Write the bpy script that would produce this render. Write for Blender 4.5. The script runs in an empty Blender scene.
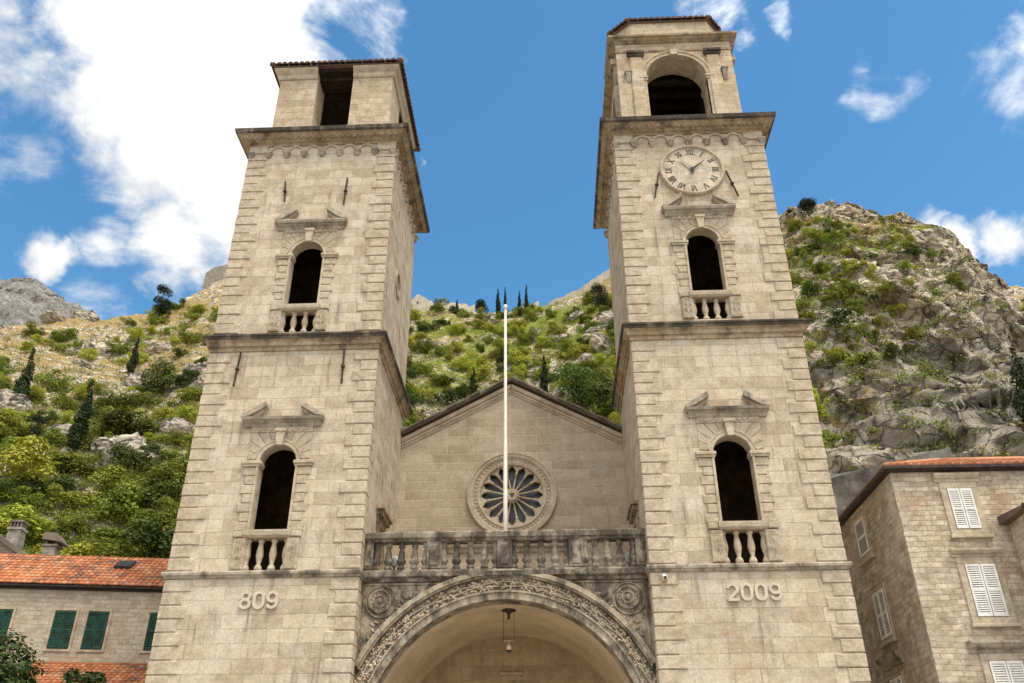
import bpy, math, random
import numpy as np
from mathutils import Vector, Matrix
from mathutils.geometry import tessellate_polygon

R = math.radians
S = bpy.context.scene
COL = S.collection
rng = random.Random(7)

# ------------------------------------------------------------------ camera
cam = bpy.data.cameras.new('camera')
cam_o = bpy.data.objects.new('camera', cam); COL.objects.link(cam_o)
cam.sensor_width = 36.0; cam.lens = 864.6149 / 1024 * 36.0
cam.clip_start = 0.1; cam.clip_end = 20000
_p, _y, _r = R(30.2528), R(-2.309), R(-.2117)
fw = Vector((math.sin(_y) * math.cos(_p), math.cos(_y) * math.cos(_p), math.sin(_p)))
rt = Vector((math.cos(_y), -math.sin(_y), 0)); up = rt.cross(fw)
r2 = rt * math.cos(_r) + up * math.sin(_r); u2 = -rt * math.sin(_r) + up * math.cos(_r)
M = Matrix((r2, u2, -fw)).transposed().to_4x4(); M.translation = Vector((1.3733, -26.4776, 1.65))
cam_o.matrix_world = M
S.camera = cam_o

# ------------------------------------------------------------------ light, sky, exposure
SUN_EL, SUN_AZ = 66.0, 39.0          # height of the sun; how far to the right behind the camera
S.view_settings.view_transform = 'Standard'; S.view_settings.look = 'None'
S.view_settings.gamma = 1.0; S.view_settings.use_curve_mapping = False
S.view_settings.exposure = 0.63
S.cycles.use_denoising = True
S.cycles.max_bounces = 8; S.cycles.diffuse_bounces = 4; S.cycles.transparent_max_bounces = 8
sun = bpy.data.lights.new('sun', 'SUN'); sun.energy = 2.0; sun.angle = R(20); sun.color = (1.0, .90, .74)
sun_o = bpy.data.objects.new('sun', sun); COL.objects.link(sun_o)
sun_o.rotation_euler = (R(90 - SUN_EL), 0, R(SUN_AZ)); sun_o.location = (20, -60, 90)


class NT:
    """small helper for node trees"""
    def __init__(s, nt): s.nt = nt; s.n = nt.nodes; s.l = nt.links
    def add(s, t, **kw):
        n = s.n.new(t)
        for k, v in kw.items(): setattr(n, k, v)
        return n
    def put(s, sock, v):
        if hasattr(v, 'is_output') or isinstance(v, bpy.types.NodeSocket): s.l.new(v, sock)
        else: sock.default_value = v
    def math(s, op, a, b=None, clamp=False):
        n = s.add('ShaderNodeMath', operation=op, use_clamp=clamp); s.put(n.inputs[0], a)
        if b is not None: s.put(n.inputs[1], b)
        return n.outputs[0]
    def vmath(s, op, a, b=None, out=0):
        n = s.add('ShaderNodeVectorMath', operation=op); s.put(n.inputs[0], a)
        if b is not None: s.put(n.inputs[1], b)
        return n.outputs[out]
    def mix(s, f, a, b, mode='MIX'):
        n = s.add('ShaderNodeMix', data_type='RGBA', blend_type=mode)
        s.put(n.inputs[0], f); s.put(n.inputs[6], a); s.put(n.inputs[7], b); return n.outputs[2]
    def noise(s, vec, scale, detail=4, rough=.55, dist=0, out=0):
        n = s.add('ShaderNodeTexNoise'); s.put(n.inputs['Vector'], vec)
        n.inputs['Scale'].default_value = scale; n.inputs['Detail'].default_value = detail
        n.inputs['Roughness'].default_value = rough; n.inputs['Distortion'].default_value = dist
        return n.outputs[out]
    def ramp(s, v, a, b, ya=0., yb=1., smooth=True):
        n = s.add('ShaderNodeMapRange', clamp=True)
        if smooth: n.interpolation_type = 'SMOOTHSTEP'
        s.put(n.inputs[0], v); n.inputs[1].default_value = a; n.inputs[2].default_value = b
        n.inputs[3].default_value = ya; n.inputs[4].default_value = yb; return n.outputs[0]
    def mapping(s, vec, scale=(1, 1, 1), loc=(0, 0, 0), rot=(0, 0, 0)):
        n = s.add('ShaderNodeMapping'); s.put(n.inputs[0], vec)
        n.inputs[1].default_value = loc; n.inputs[2].default_value = rot; n.inputs[3].default_value = scale
        return n.outputs[0]


def rgb(r, g, b): return (r, g, b, 1.0)


def make_world():
    w = bpy.data.worlds.new('World'); S.world = w; w.use_nodes = True
    t = NT(w.node_tree); t.n.clear()
    out = t.add('ShaderNodeOutputWorld'); bg = t.add('ShaderNodeBackground'); t.l.new(bg.outputs[0], out.inputs[0])
    sky = t.add('ShaderNodeTexSky', sky_type='NISHITA', sun_disc=False)
    sky.sun_elevation = R(SUN_EL); sky.sun_rotation = math.pi - R(SUN_AZ)
    sky.air_density = 1.0; sky.dust_density = .35; sky.ozone_density = 2.2; sky.altitude = 0
    hs = t.add('ShaderNodeHueSaturation'); hs.inputs['Saturation'].default_value = 1.23; hs.inputs['Hue'].default_value = .488
    hs.inputs['Value'].default_value = SKY_V; t.l.new(sky.outputs[0], hs.inputs['Color'])
    tc = t.add('ShaderNodeTexCoord'); d = t.vmath('NORMALIZE', tc.outputs['Generated'])
    warp = t.noise(d, 7, 5, .6, out=1)
    w1 = t.vmath('SUBTRACT', warp, (.5, .5, .5)); sc = t.add('ShaderNodeVectorMath', operation='SCALE')
    t.put(sc.inputs[0], w1); sc.inputs[3].default_value = .16
    dw = t.vmath('ADD', d, sc.outputs[0])
    # banks of cloud: bearing vector, angular radius, weight
    blobs = [((-.37, .56, .74), .21, 1.15), ((-.30, .60, .74), .165, 1.2), ((-.225, .615, .758), .06, .85),
             ((-.36, .66, .66), .16, 1.15), ((-.325, .715, .62), .14, 1.1), ((-.37, .73, .575), .095, .95), ((-.335, .755, .565), .06, .8),
             ((-.55, .50, .67), .12, .62), ((-.50, .555, .665), .07, .5), ((-.545, .60, .585), .075, .55), ((-.515, .687, .512), .045, .8), ((-.455, .705, .545), .06, .45),
             ((-.62, .62, .48), .12, .6), ((-.47, .76, .45), .08, .35),
             ((.392, .738, .552), .050, .9), ((.418, .735, .535), .045, .85), ((.462, .716, .524), .05, .85),
             ((.345, .664, .664), .05, .40), ((.372, .652, .664), .045, .36), ((.462, .606, .648), .070, .52),
             ((.18, .62, .763), .055, .40), ((.213, .640, .738), .04, .40), ((.26, .62, .741), .022, .42), ((-.125, .746, .652), .012, .5),
             ((.92, -.05, .40), .76, 1.7), ((.1, -.75, .65), 1.05, 1.6), ((-.93, -.12, .36), .78, 1.7)]  # last three: unseen banks beside and behind the camera, added as fill light
    acc = None
    for c, r, wt in blobs:
        v = Vector(c).normalized()
        dist = t.vmath('DISTANCE', dw, tuple(v), out=1)
        b = t.ramp(dist, 0, r, wt, 0., smooth=False)
        acc = b if acc is None else t.math('MAXIMUM', acc, b)
    n1 = t.noise(t.mapping(d, (1, 1, 1.7), rot=(.2, .5, .3)), 8, 10, .62, .45)
    dens = t.math('ADD', acc, t.math('MULTIPLY', t.math('SUBTRACT', n1, .5), 1.45))
    a = t.ramp(dens, .10, .56)
    a = t.math('MULTIPLY', a, t.ramp(acc, 0.0, .16))
    n2 = t.noise(t.mapping(d, (1, 1, 1.4), (3, 1, 2)), 9, 7, .6, .5)
    thick = t.ramp(dens, .35, .95)
    ccol = t.mix(t.ramp(t.math('ADD', n2, t.math('MULTIPLY', thick, .18)), .38, .62), rgb(3.0, 3.25, 3.6), rgb(4.55, 4.5, 4.42))
    # cloud on the sun's side of the sky is the brighter
    sv = Vector((math.sin(R(SUN_AZ)) * math.cos(R(SUN_EL)), -math.cos(R(SUN_AZ)) * math.cos(R(SUN_EL)), math.sin(R(SUN_EL))))
    near = t.ramp(t.vmath('DOT_PRODUCT', d, tuple(sv), out=1), .25, .95, 1., 2.1)
    vs_ = t.add('ShaderNodeVectorMath', operation='SCALE'); t.put(vs_.inputs[0], ccol); t.put(vs_.inputs[3], near)
    col = t.mix(a, hs.outputs[0], vs_.outputs[0])
    t.l.new(col, bg.inputs[0]); bg.inputs[1].default_value = SKY_S


SKY_S, SKY_V = .15, .90
make_world()

# ------------------------------------------------------------------ materials
MATS = {}


def base(name, rough=.85):
    m = bpy.data.materials.new(name); m.use_nodes = True; t = NT(m.node_tree)
    b = t.n['Principled BSDF']; b.inputs['Roughness'].default_value = rough
    b.inputs['Specular IOR Level'].default_value = .25
    MATS[name] = m
    return m, t, b


def bump(t, b, h, dist=.02, strength=.6):
    n = t.add('ShaderNodeBump'); n.inputs['Strength'].default_value = strength; n.inputs['Distance'].default_value = dist
    t.put(n.inputs['Height'], h); t.l.new(n.outputs[0], b.inputs['Normal'])


def stone(name, c1, c2, mortar, bw, bh, msize=.012, grime=.0, tint=(.30, .20, .11), tint_amt=.35, streak=.35, warp=.03, white=.25, blocks=True, gscale=1.0, mott=.55):
    m, t, b = base(name, .9)
    uv = t.add('ShaderNodeTexCoord').outputs['UV']; ob = t.add('ShaderNodeTexCoord').outputs['Object']
    wv = t.vmath('SUBTRACT', t.noise(uv, .7, 2, out=1), (.5, .5, .5))
    sc = t.add('ShaderNodeVectorMath', operation='SCALE'); t.put(sc.inputs[0], wv); sc.inputs[3].default_value = warp
    v = t.vmath('ADD', uv, sc.outputs[0])
    h = t.noise(uv, 9, 6, .65)
    if blocks:
        br = t.add('ShaderNodeTexBrick'); t.put(br.inputs['Vector'], v)
        br.offset = .45; br.inputs['Color1'].default_value = rgb(*c1); br.inputs['Color2'].default_value = rgb(*c2)
        br.inputs['Mortar'].default_value = rgb(*mortar); br.inputs['Scale'].default_value = 1
        br.inputs['Brick Width'].default_value = bw; br.inputs['Row Height'].default_value = bh
        br.inputs['Mortar Size'].default_value = msize; br.inputs['Mortar Smooth'].default_value = .4; br.inputs['Bias'].default_value = -.1
        col = br.outputs['Color']
        h = t.math('SUBTRACT', t.math('MULTIPLY', h, .5), br.outputs['Fac'])
    else:
        col = t.mix(t.noise(uv, 1.6, 3), rgb(*c1), rgb(*c2))
    # block-to-block patches and mottling
    mo = t.noise(t.mapping(ob, (1, 1, 1.25), (2, 7, 4)), 2.3, 6, .72, .4)
    col = t.mix(mott, col, t.mix(t.ramp(mo, .32, .68), rgb(.24, .22, .19), rgb(.78, .77, .75)), 'OVERLAY')
    # warm ochre stains and pale washed areas
    s1 = t.ramp(t.noise(ob, .8, 6, .68, .5), .50, .68)
    col = t.mix(t.math('MULTIPLY', s1, tint_amt), col, rgb(*tint))
    s2 = t.ramp(t.noise(t.mapping(ob, (1, 1, 1), (13, 5, 9)), .75, 7, .7, .6), .48, .62)
    col = t.mix(t.math('MULTIPLY', s2, white), col, rgb(.60, .55, .46))
    # grey rain streaks, long in the vertical
    st = t.ramp(t.noise(t.mapping(ob, (3.4, 3.4, .20)), 1.0, 6, .7), .50, .70)
    s3 = t.ramp(t.noise(t.mapping(ob, (.5, .5, .45), (5, 2, 8)), 1.0, 4, .6), .42, .62)
    col = t.mix(t.math('MULTIPLY', t.math('MULTIPLY', st, s3), min(1., streak * 1.5)), col, rgb(.17, .145, .115))
    fine = t.noise(ob, 13, 5, .75)
    col = t.mix(.33, col, t.mix(t.ramp(fine, .3, .7), rgb(.25, .25, .25), rgb(.75, .75, .75)), 'OVERLAY')
    spk = t.ramp(t.noise(ob, 5.0, 5, .75), .62, .72)
    col = t.mix(t.math('MULTIPLY', spk, .45), col, rgb(.13, .105, .08))
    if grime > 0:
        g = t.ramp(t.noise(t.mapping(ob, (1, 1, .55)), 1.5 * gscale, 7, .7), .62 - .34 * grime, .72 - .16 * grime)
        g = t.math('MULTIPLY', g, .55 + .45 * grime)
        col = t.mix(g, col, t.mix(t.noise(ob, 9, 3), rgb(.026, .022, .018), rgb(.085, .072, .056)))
    t.l.new(col, b.inputs['Base Color'])
    bump(t, b, t.math('ADD', h, t.math('MULTIPLY', mo, .6)), .035, .6)
    return m


ASH1, ASH2, MORT = (.47, .405, .315), (.40, .335, .25), (.50, .45, .37)
stone('tower_stone', (.545, .46, .345), (.385, .31, .22), (.37, .305, .215), .95, .43, .011, mott=.27, tint=(.37, .25, .15), tint_amt=.5, streak=.65, white=.42, warp=.05)
stone('quoin_stone', (.51, .43, .325), (.40, .33, .24), (.3, .3, .3), 3, 3, .0, mott=.4, blocks=False, tint_amt=.3, streak=.25)
stone('trim_stone', (.49, .415, .31), (.40, .33, .235), (.3, .3, .3), 3, 3, .0, mott=.4, blocks=False, tint_amt=.2, streak=.3)
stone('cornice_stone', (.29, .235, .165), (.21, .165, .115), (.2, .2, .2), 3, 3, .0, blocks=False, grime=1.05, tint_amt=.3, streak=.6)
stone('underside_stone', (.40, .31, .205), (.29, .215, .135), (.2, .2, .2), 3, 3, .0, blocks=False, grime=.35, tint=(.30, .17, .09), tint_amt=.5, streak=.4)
stone('sill_stone', (.40, .35, .275), (.31, .265, .2), (.2, .2, .2), 3, 3, .0, blocks=False, grime=.45, tint_amt=.3, streak=.5)
stone('balcony_stone', (.36, .31, .245), (.24, .20, .15), (.2, .2, .2), 3, 3, .0, blocks=False, grime=.8, tint_amt=.15, streak=.5, gscale=1.5)
stone('arch_stone', (.42, .36, .27), (.30, .25, .18), (.2, .2, .2), 3, 3, .0, blocks=False, grime=.62, tint_amt=.15, streak=.4, gscale=1.4)
stone('dark_ground', (.34, .285, .21), (.22, .18, .13), (.2, .2, .2), 3, 3, .0, blocks=False, grime=.6, tint_amt=.15, streak=.4, gscale=1.6)
stone('carved_stone', (.50, .425, .31), (.40, .33, .235), (.2, .2, .2), 3, 3, .0, blocks=False, grime=.3, tint_amt=.15, streak=.3, gscale=1.6)
stone('gable_stone', (.47, .39, .285), (.34, .275, .19), (.50, .42, .315), 1.05, .385, .02, tint_amt=.25, streak=.3, white=.2, warp=.05, mott=.2)
stone('porch_stone', (.50, .37, .235), (.38, .275, .165), (.45, .355, .245), 1.0, .48, .022, mott=.2, tint=(.25, .15, .07), tint_amt=.35, streak=.25, white=.05)
stone('belfry_stone', (.51, .415, .30), (.40, .315, .215), (.36, .29, .20), .8, .36, .011, mott=.35, tint=(.36, .24, .13), tint_amt=.35, streak=.25)
stone('house_stone_pale', (.50, .43, .33), (.37, .305, .22), (.40, .345, .265), .38, .165, .018, mott=.3, tint_amt=.3, streak=.2, warp=.10)
stone('house_stone_brown', (.53, .45, .34), (.34, .28, .205), (.36, .29, .21), .37, .165, .016, tint=(.36, .2, .12), tint_amt=.5, streak=.35, warp=.22, white=.3)
stone('old_wall_stone', (.30, .28, .25), (.22, .2, .175), (.2, .19, .17), .6, .3, .015, tint_amt=.2, streak=.5)
stone('fort_stone', (.56, .51, .43), (.45, .40, .33), (.4, .36, .3), 1.6, .8, .05, tint_amt=.3, streak=.4)
stone('clock_stone', (.53, .465, .36), (.46, .395, .30), (.2, .2, .2), 3, 3, .0, blocks=False, tint_amt=.12, streak=.25)


def plain(name, c, rough=.6, var=.15, scale=3., metal=0., dark=None, spec=None):
    m, t, b = base(name, rough); ob = t.add('ShaderNodeTexCoord').outputs['Object']
    n = t.noise(ob, scale, 5, .65)
    d = dark or tuple(x * (1 - 2 * var) for x in c); l = tuple(min(1, x * (1 + var)) for x in c)
    t.l.new(t.mix(t.ramp(n, .3, .7), rgb(*d), rgb(*l)), b.inputs['Base Color'])
    b.inputs['Metallic'].default_value = metal
    if spec is not None: b.inputs['Specular IOR Level'].default_value = spec
    return m


plain('vault_plaster', (.67, .525, .36), .9, .1, .8)
plain('white_paint', (.74, .72, .68), .5, .08, 4)
plain('pole_paint', (.78, .74, .64), .45, .06, 2)
plain('green_paint', (.012, .06, .042), .5, .3, 5)
plain('shade_brown', (.24, .165, .105), .95, .3, 2)  # dark brown that paints shade inside the tower chambers
plain('rusty_iron', (.07, .04, .025), .8, .4, 9)
plain('dark_metal', (.035, .03, .028), .6, .3, 8)
plain('brown_gutter', (.05, .032, .025), .5, .3, 5)
plain('dark_glass', (.018, .02, .023), .15, .2, 3, spec=.5)
plain('rose_glass', (.055, .058, .062), .35, .3, 4, spec=.4)
plain('wood_and_shade', (.028, .019, .012), .85, .3, 4)  # timber, and the near-black shade painted inside the belfries
plain('numeral_black', (.15, .125, .10), .8, .3, 12)
plain('pale_hand', (.42, .37, .29), .8, .15, 9)
plain('bark', (.12, .085, .06), .9, .3, 6)
plain('grey_boulder', (.15, .14, .125), .9, .35, .9)
plain('gold_figure', (.35, .19, .04), .5, .6, 9, dark=(.12, .03, .02))
plain('paving', (.36, .33, .28), .85, .2, .6)
plain('numeral_stone', (.56, .49, .385), .85, .08, 6)


def tiles(name, cols, grime=.3):
    m, t, b = base(name, .85); tc = t.add('ShaderNodeTexCoord'); uv = tc.outputs['UV']; ob = tc.outputs['Object']
    fl = t.vmath('FLOOR', uv); wn = t.add('ShaderNodeTexWhiteNoise', noise_dimensions='2D'); t.put(wn.inputs['Vector'], fl)
    cr = t.add('ShaderNodeValToRGB'); t.put(cr.inputs[0], wn.outputs['Value']); cr.color_ramp.interpolation = 'LINEAR'
    els = cr.color_ramp.elements
    while len(els) < len(cols): els.new(.5)
    for i, c in enumerate(cols): els[i].position = i / (len(cols) - 1); els[i].color = rgb(*c)
    g = t.ramp(t.noise(ob, 1.1, 5, .65), .52, .66)
    col = t.mix(t.math('MULTIPLY', g, grime), cr.outputs[0], rgb(.09, .075, .06))
    col = t.mix(.3, col, t.mix(t.noise(ob, 15, 3, .7), rgb(.2, .2, .2), rgb(.8, .8, .8)), 'OVERLAY')
    t.l.new(col, b.inputs['Base Color'])


tiles('terracotta', [(.34, .115, .045), (.47, .17, .07), (.54, .22, .10), (.40, .14, .06), (.55, .29, .16), (.20, .10, .06)], .75)
tiles('terracotta_clean', [(.36, .14, .07), (.46, .19, .10), (.52, .25, .14), (.40, .16, .08)], .2)
tiles('dark_tiles', [(.13, .075, .05), (.19, .11, .075), (.10, .07, .055), (.16, .10, .07)], .5)
tiles('slab_tiles', [(.10, .08, .06), (.17, .14, .11), (.26, .22, .17), (.12, .09, .07)], .5)


def leafmat(name, c1, c2, hue=.03, trans=.25):
    m, t, b = base(name, .65)
    oi = t.add('ShaderNodeObjectInfo'); g = t.add('ShaderNodeNewGeometry')
    n = t.add('ShaderNodeTexWhiteNoise', noise_dimensions='1D'); t.put(n.inputs['W'], g.outputs['Random Per Island'])
    col = t.mix(n.outputs['Value'], rgb(*c1), rgb(*c2))
    hs = t.add('ShaderNodeHueSaturation'); t.put(hs.inputs['Color'], col)
    t.put(hs.inputs['Hue'], t.ramp(oi.outputs['Random'], 0, 1, .5 - hue, .5 + hue, False))
    wn = t.add('ShaderNodeTexWhiteNoise', noise_dimensions='1D'); t.put(wn.inputs['W'], oi.outputs['Random'])
    t.put(hs.inputs['Value'], t.ramp(wn.outputs['Value'], 0, 1, .72, 1.25, False))
    t.l.new(hs.outputs[0], b.inputs['Base Color'])
    tr = t.add('ShaderNodeBsdfTranslucent'); t.l.new(hs.outputs[0], tr.inputs[0])
    mx = t.add('ShaderNodeMixShader'); mx.inputs[0].default_value = trans
    t.l.new(b.outputs[0], mx.inputs[1]); t.l.new(tr.outputs[0], mx.inputs[2])
    t.l.new(mx.outputs[0], t.n['Material Output'].inputs[0])


leafmat('leaf_yellow', (.29, .335, .032), (.40, .40, .055), .012)
leafmat('leaf_green', (.16, .205, .022), (.26, .285, .04), .018)
leafmat('leaf_deep', (.065, .10, .016), (.13, .16, .03))
leafmat('leaf_cypress', (.022, .040, .012), (.045, .068, .020), .015)
leafmat('leaf_dark', (.018, .030, .011), (.036, .05, .018), .01)
leafmat('leaf_dry', (.30, .25, .085), (.40, .33, .12))
leafmat('leaf_garden', (.03, .055, .012), (.065, .095, .02), .01)


def hillmat(name, rockA, rockB, grass, green, dark=.5):
    m, t, b = base(name, .95)
    ob = t.add('ShaderNodeTexCoord').outputs['Object']
    at = t.add('ShaderNodeAttribute', attribute_name='cover'); sp = t.add('ShaderNodeSeparateColor'); t.put(sp.inputs[0], at.outputs['Color'])
    rockw, greenw = sp.outputs[0], sp.outputs[1]
    # limestone: pale faces, grey weathered patches, dark cracks along tilted beds
    n1 = t.noise(ob, .09, 6, .65); n2 = t.noise(t.mapping(ob, (.5, .5, 1.6), rot=(.5, .35, .2)), .55, 7, .72, .6)
    col = t.mix(t.ramp(n1, .38, .62), rgb(*rockA), rgb(*rockB))
    col = t.mix(t.math('MULTIPLY', sp.outputs[2], .6), col, t.mix(n1, rgb(.15, .14, .125), rgb(.30, .28, .25)))    # greyer rock low on the cliff
    crack = t.ramp(n2, .40, .54)
    col = t.mix(t.math('SUBTRACT', 1., crack), col, rgb(*(x * .44 for x in rockB)))
    wv = t.vmath('SUBTRACT', t.noise(ob, .25, 4, out=1), (.5, .5, .5)); sc = t.add('ShaderNodeVectorMath', operation='SCALE'); t.put(sc.inputs[0], wv); sc.inputs[3].default_value = 5.
    vo = t.add('ShaderNodeTexVoronoi', feature='DISTANCE_TO_EDGE'); t.put(vo.inputs['Vector'], t.mapping(t.vmath('ADD', ob, sc.outputs[0]), (1, 1, 1.5), rot=(.4, .3, .2))); vo.inputs['Scale'].default_value = .30
    vc = t.add('ShaderNodeTexVoronoi'); t.put(vc.inputs['Vector'], t.mapping(t.vmath('ADD', ob, sc.outputs[0]), (1, 1, 1.5), rot=(.4, .3, .2))); vc.inputs['Scale'].default_value = .30
    sv_ = t.add('ShaderNodeSeparateColor'); t.put(sv_.inputs[0], vc.outputs['Color'])
    col = t.mix(.32, col, t.mix(sv_.outputs[0], rgb(.28, .28, .28), rgb(.72, .72, .72)), 'OVERLAY')
    joint = t.ramp(vo.outputs['Distance'], .0, .09)
    col = t.mix(t.math('MULTIPLY', t.math('SUBTRACT', 1., joint), .65), col, rgb(.06, .052, .045))
    och = t.ramp(t.noise(ob, .15, 5, .6), .55, .7)
    col = t.mix(t.math('MULTIPLY', och, .45), col, rgb(.34, .235, .12))
    # dry grass where the ground is not bare
    g0 = t.noise(ob, .35, 7, .7)
    gcol = t.mix(t.noise(ob, 1.2, 5, .7), rgb(*grass), rgb(*(x * 1.5 for x in grass)))
    gsel = t.ramp(t.math('SUBTRACT', g0, t.math('MULTIPLY', t.math('SUBTRACT', rockw, .5), .36)), .44, .54)
    col = t.mix(gsel, col, gcol)
    v0 = t.noise(t.mapping(ob, loc=(40, 9, 3)), .5, 7, .72)
    vcol = t.mix(t.noise(ob, 1.7, 4, .7), rgb(*green), rgb(*(x * 1.8 for x in green)))
    vsel = t.ramp(t.math('ADD', v0, t.math('MULTIPLY', t.math('SUBTRACT', greenw, .5), .6)), .50, .60)
    col = t.mix(vsel, col, vcol)
    t.l.new(col, b.inputs['Base Color'])
    h = t.math('ADD', t.math('ADD', t.math('MULTIPLY', n2, .8), t.math('MULTIPLY', t.noise(ob, 1.4, 6, .75), .5)), t.math('ADD', t.math('MULTIPLY', joint, .35), t.math('MULTIPLY', sv_.outputs[1], .5)))
    bump(t, b, h, 1.2, .8)


hillmat('hill_ground', (.76, .66, .50), (.52, .45, .35), (.30, .215, .085), (.155, .175, .026))
hillmat('outcrop_rock', (.62, .55, .44), (.42, .375, .31), (.25, .175, .065), (.12, .14, .022))
hillmat('far_rock', (.40, .385, .36), (.27, .265, .255), (.20, .18, .12), (.10, .115, .05))


# ------------------------------------------------------------------ mesh building
class MB:
    def __init__(s): s.v = []; s.f = []; s.uv = {}; s.sm = set()
    def add(s, vs, fs, smooth=False):
        k = len(s.v); s.v.extend([tuple(p) for p in vs])
        for f in fs:
            if smooth: s.sm.add(len(s.f))
            s.f.append(tuple(i + k for i in f))
        return k
    def box(s, x0, x1, y0, y1, z0, z1):
        s.add([(x, y, z) for z in (z0, z1) for y in (y0, y1) for x in (x0, x1)],
              [(0, 2, 3, 1), (4, 5, 7, 6), (0, 1, 5, 4), (2, 6, 7, 3), (0, 4, 6, 2), (1, 3, 7, 5)])
    def cbox(s, x0, x1, y0, y1, z0, z1, c=.02):
        """box whose front (low y) edges and vertical edges are chamfered"""
        c = min(c, (x1 - x0) * .3, (z1 - z0) * .3)
        a = [(x0, y1, z0), (x1, y1, z0), (x1, y1, z1), (x0, y1, z1)]
        b = [(x0, y0 + c, z0), (x1, y0 + c, z0), (x1, y0 + c, z1), (x0, y0 + c, z1)]
        d = [(x0 + c, y0, z0 + c), (x1 - c, y0, z0 + c), (x1 - c, y0, z1 - c), (x0 + c, y0, z1 - c)]
        fs = [(3, 2, 1, 0)]
        for o in (0, 4):
            for i in range(4):
                j = (i + 1) % 4; fs.append((o + i, o + j, o + 4 + j, o + 4 + i))
        fs.append((8, 9, 10, 11)); s.add(a + b + d, fs)
    def hexa(s, a, b):
        """a, b: two quads (4 points each) joined"""
        s.add(list(a) + list(b), [(3, 2, 1, 0), (4, 5, 6, 7)] + [(i, (i + 1) % 4, 4 + (i + 1) % 4, 4 + i) for i in range(4)])
    def plate(s, poly, y0, y1, holes=(), plane='xz', off=0.):
        """flat outline with holes, given thickness; plane xz (thick along y), yz (along x), xy (along z)"""
        def P(p, d):
            if plane == 'xz': return (p[0], d, p[1])
            if plane == 'yz': return (d, p[0], p[1])
            return (p[0], p[1], d)
        loops = [list(poly)] + [list(h) for h in holes]
        tri = tessellate_polygon([[Vector((p[0], p[1], 0)) for p in l] for l in loops])
        flat = [p for l in loops for p in l]; n = len(flat)
        k = [P(p, y0) for p in flat] + [P(p, y1) for p in flat]
        fs = []
        for a, b, c in tri: fs += [(a, b, c), (n + c, n + b, n + a)]
        o = 0
        for l in loops:
            m = len(l)
            for i in range(m):
                j = (i + 1) % m; fs.append((o + i, o + j, n + o + j, n + o + i))
            o += m
        s.add(k, fs)
    def ribbon(s, pts, w, y0, y1, closed=False):
        """a stroke of width w along 2D points (x, z), thick from y0 to y1"""
        n = len(pts); L = []; Rr = []
        for i, p in enumerate(pts):
            a = pts[i - 1] if (i > 0 or closed) else p
            b = pts[(i + 1) % n] if (i < n - 1 or closed) else p
            dx, dz = b[0] - a[0], b[1] - a[1]; l = math.hypot(dx, dz) or 1
            nx, nz = -dz / l * w / 2, dx / l * w / 2
            L.append((p[0] + nx, p[1] + nz)); Rr.append((p[0] - nx, p[1] - nz))
        vs = []
        for i in range(n): vs += [(L[i][0], y0, L[i][1]), (Rr[i][0], y0, Rr[i][1]), (L[i][0], y1, L[i][1]), (Rr[i][0], y1, Rr[i][1])]
        fs = []
        for i in range(n if closed else n - 1):
            a, b = 4 * i, 4 * ((i + 1) % n)
            fs += [(a, a + 1, b + 1, b), (a + 2, b + 2, b + 3, a + 3), (a, b, b + 2, a + 2), (a + 1, a + 3, b + 3, b + 1)]
        if not closed:
            e = 4 * (n - 1); fs += [(0, 2, 3, 1), (e, e + 1, e + 3, e + 2)]
        s.add(vs, fs)
    def ring_mould(s, x0, x1, y0, y1, prof):
        """moulding round a rectangle: prof = [(offset, z) ...] from low to high"""
        vs = []
        for o, z in prof: vs += [(x0 - o, y0 - o, z), (x1 + o, y0 - o, z), (x1 + o, y1 + o, z), (x0 - o, y1 + o, z)]
        fs = []
        for i in range(len(prof) - 1):
            for j in range(4):
                k = (j + 1) % 4; fs.append((4 * i + j, 4 * i + k, 4 * i + 4 + k, 4 * i + 4 + j))
        s.add(vs, fs)
    def run_mould(s, x0, x1, prof, ends=True, m0=None, m1=None):
        """moulding run along x: prof = closed outline [(y, z) ...]"""
        n = len(prof); vs = [(x0 if m0 is None else x0 - (m0 - y), y, z) for y, z in prof] + [(x1 if m1 is None else x1 + (m1 - y), y, z) for y, z in prof]
        fs = [(i, (i + 1) % n, n + (i + 1) % n, n + i) for i in range(n)]
        if ends: fs += [tuple(range(n))[::-1], tuple(range(n, 2 * n))]
        s.add(vs, fs)
    def lathe(s, prof, cx, cy, seg=12, smooth=True, cz=0., square=None):
        vs = []; n = len(prof)
        for r, z in prof:
            for k in range(seg):
                a = 2 * math.pi * k / seg; vs.append((cx + r * math.cos(a), cy + r * math.sin(a), cz + z))
        fs = [(i * seg + k, i * seg + (k + 1) % seg, (i + 1) * seg + (k + 1) % seg, (i + 1) * seg + k) for i in range(n - 1) for k in range(seg)]
        fs += [tuple(range(seg))[::-1], tuple(range((n - 1) * seg, n * seg))]
        s.add(vs, fs, smooth)
    def disc_lathe(s, prof, cx, cz, seg=32, a0=0., smooth=False, sy=1.):
        """lathe about the y axis: prof = [(radius, y) ...]"""
        vs = []; n = len(prof)
        for r, y in prof:
            for k in range(seg):
                a = a0 + 2 * math.pi * k / seg; vs.append((cx + r * math.sin(a), y, cz + r * math.cos(a)))
        fs = [(i * seg + k, i * seg + (k + 1) % seg, (i + 1) * seg + (k + 1) % seg, (i + 1) * seg + k) for i in range(n - 1) for k in range(seg)]
        fs += [tuple(range((n - 1) * seg, n * seg))]
        s.add(vs, fs, smooth)
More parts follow.
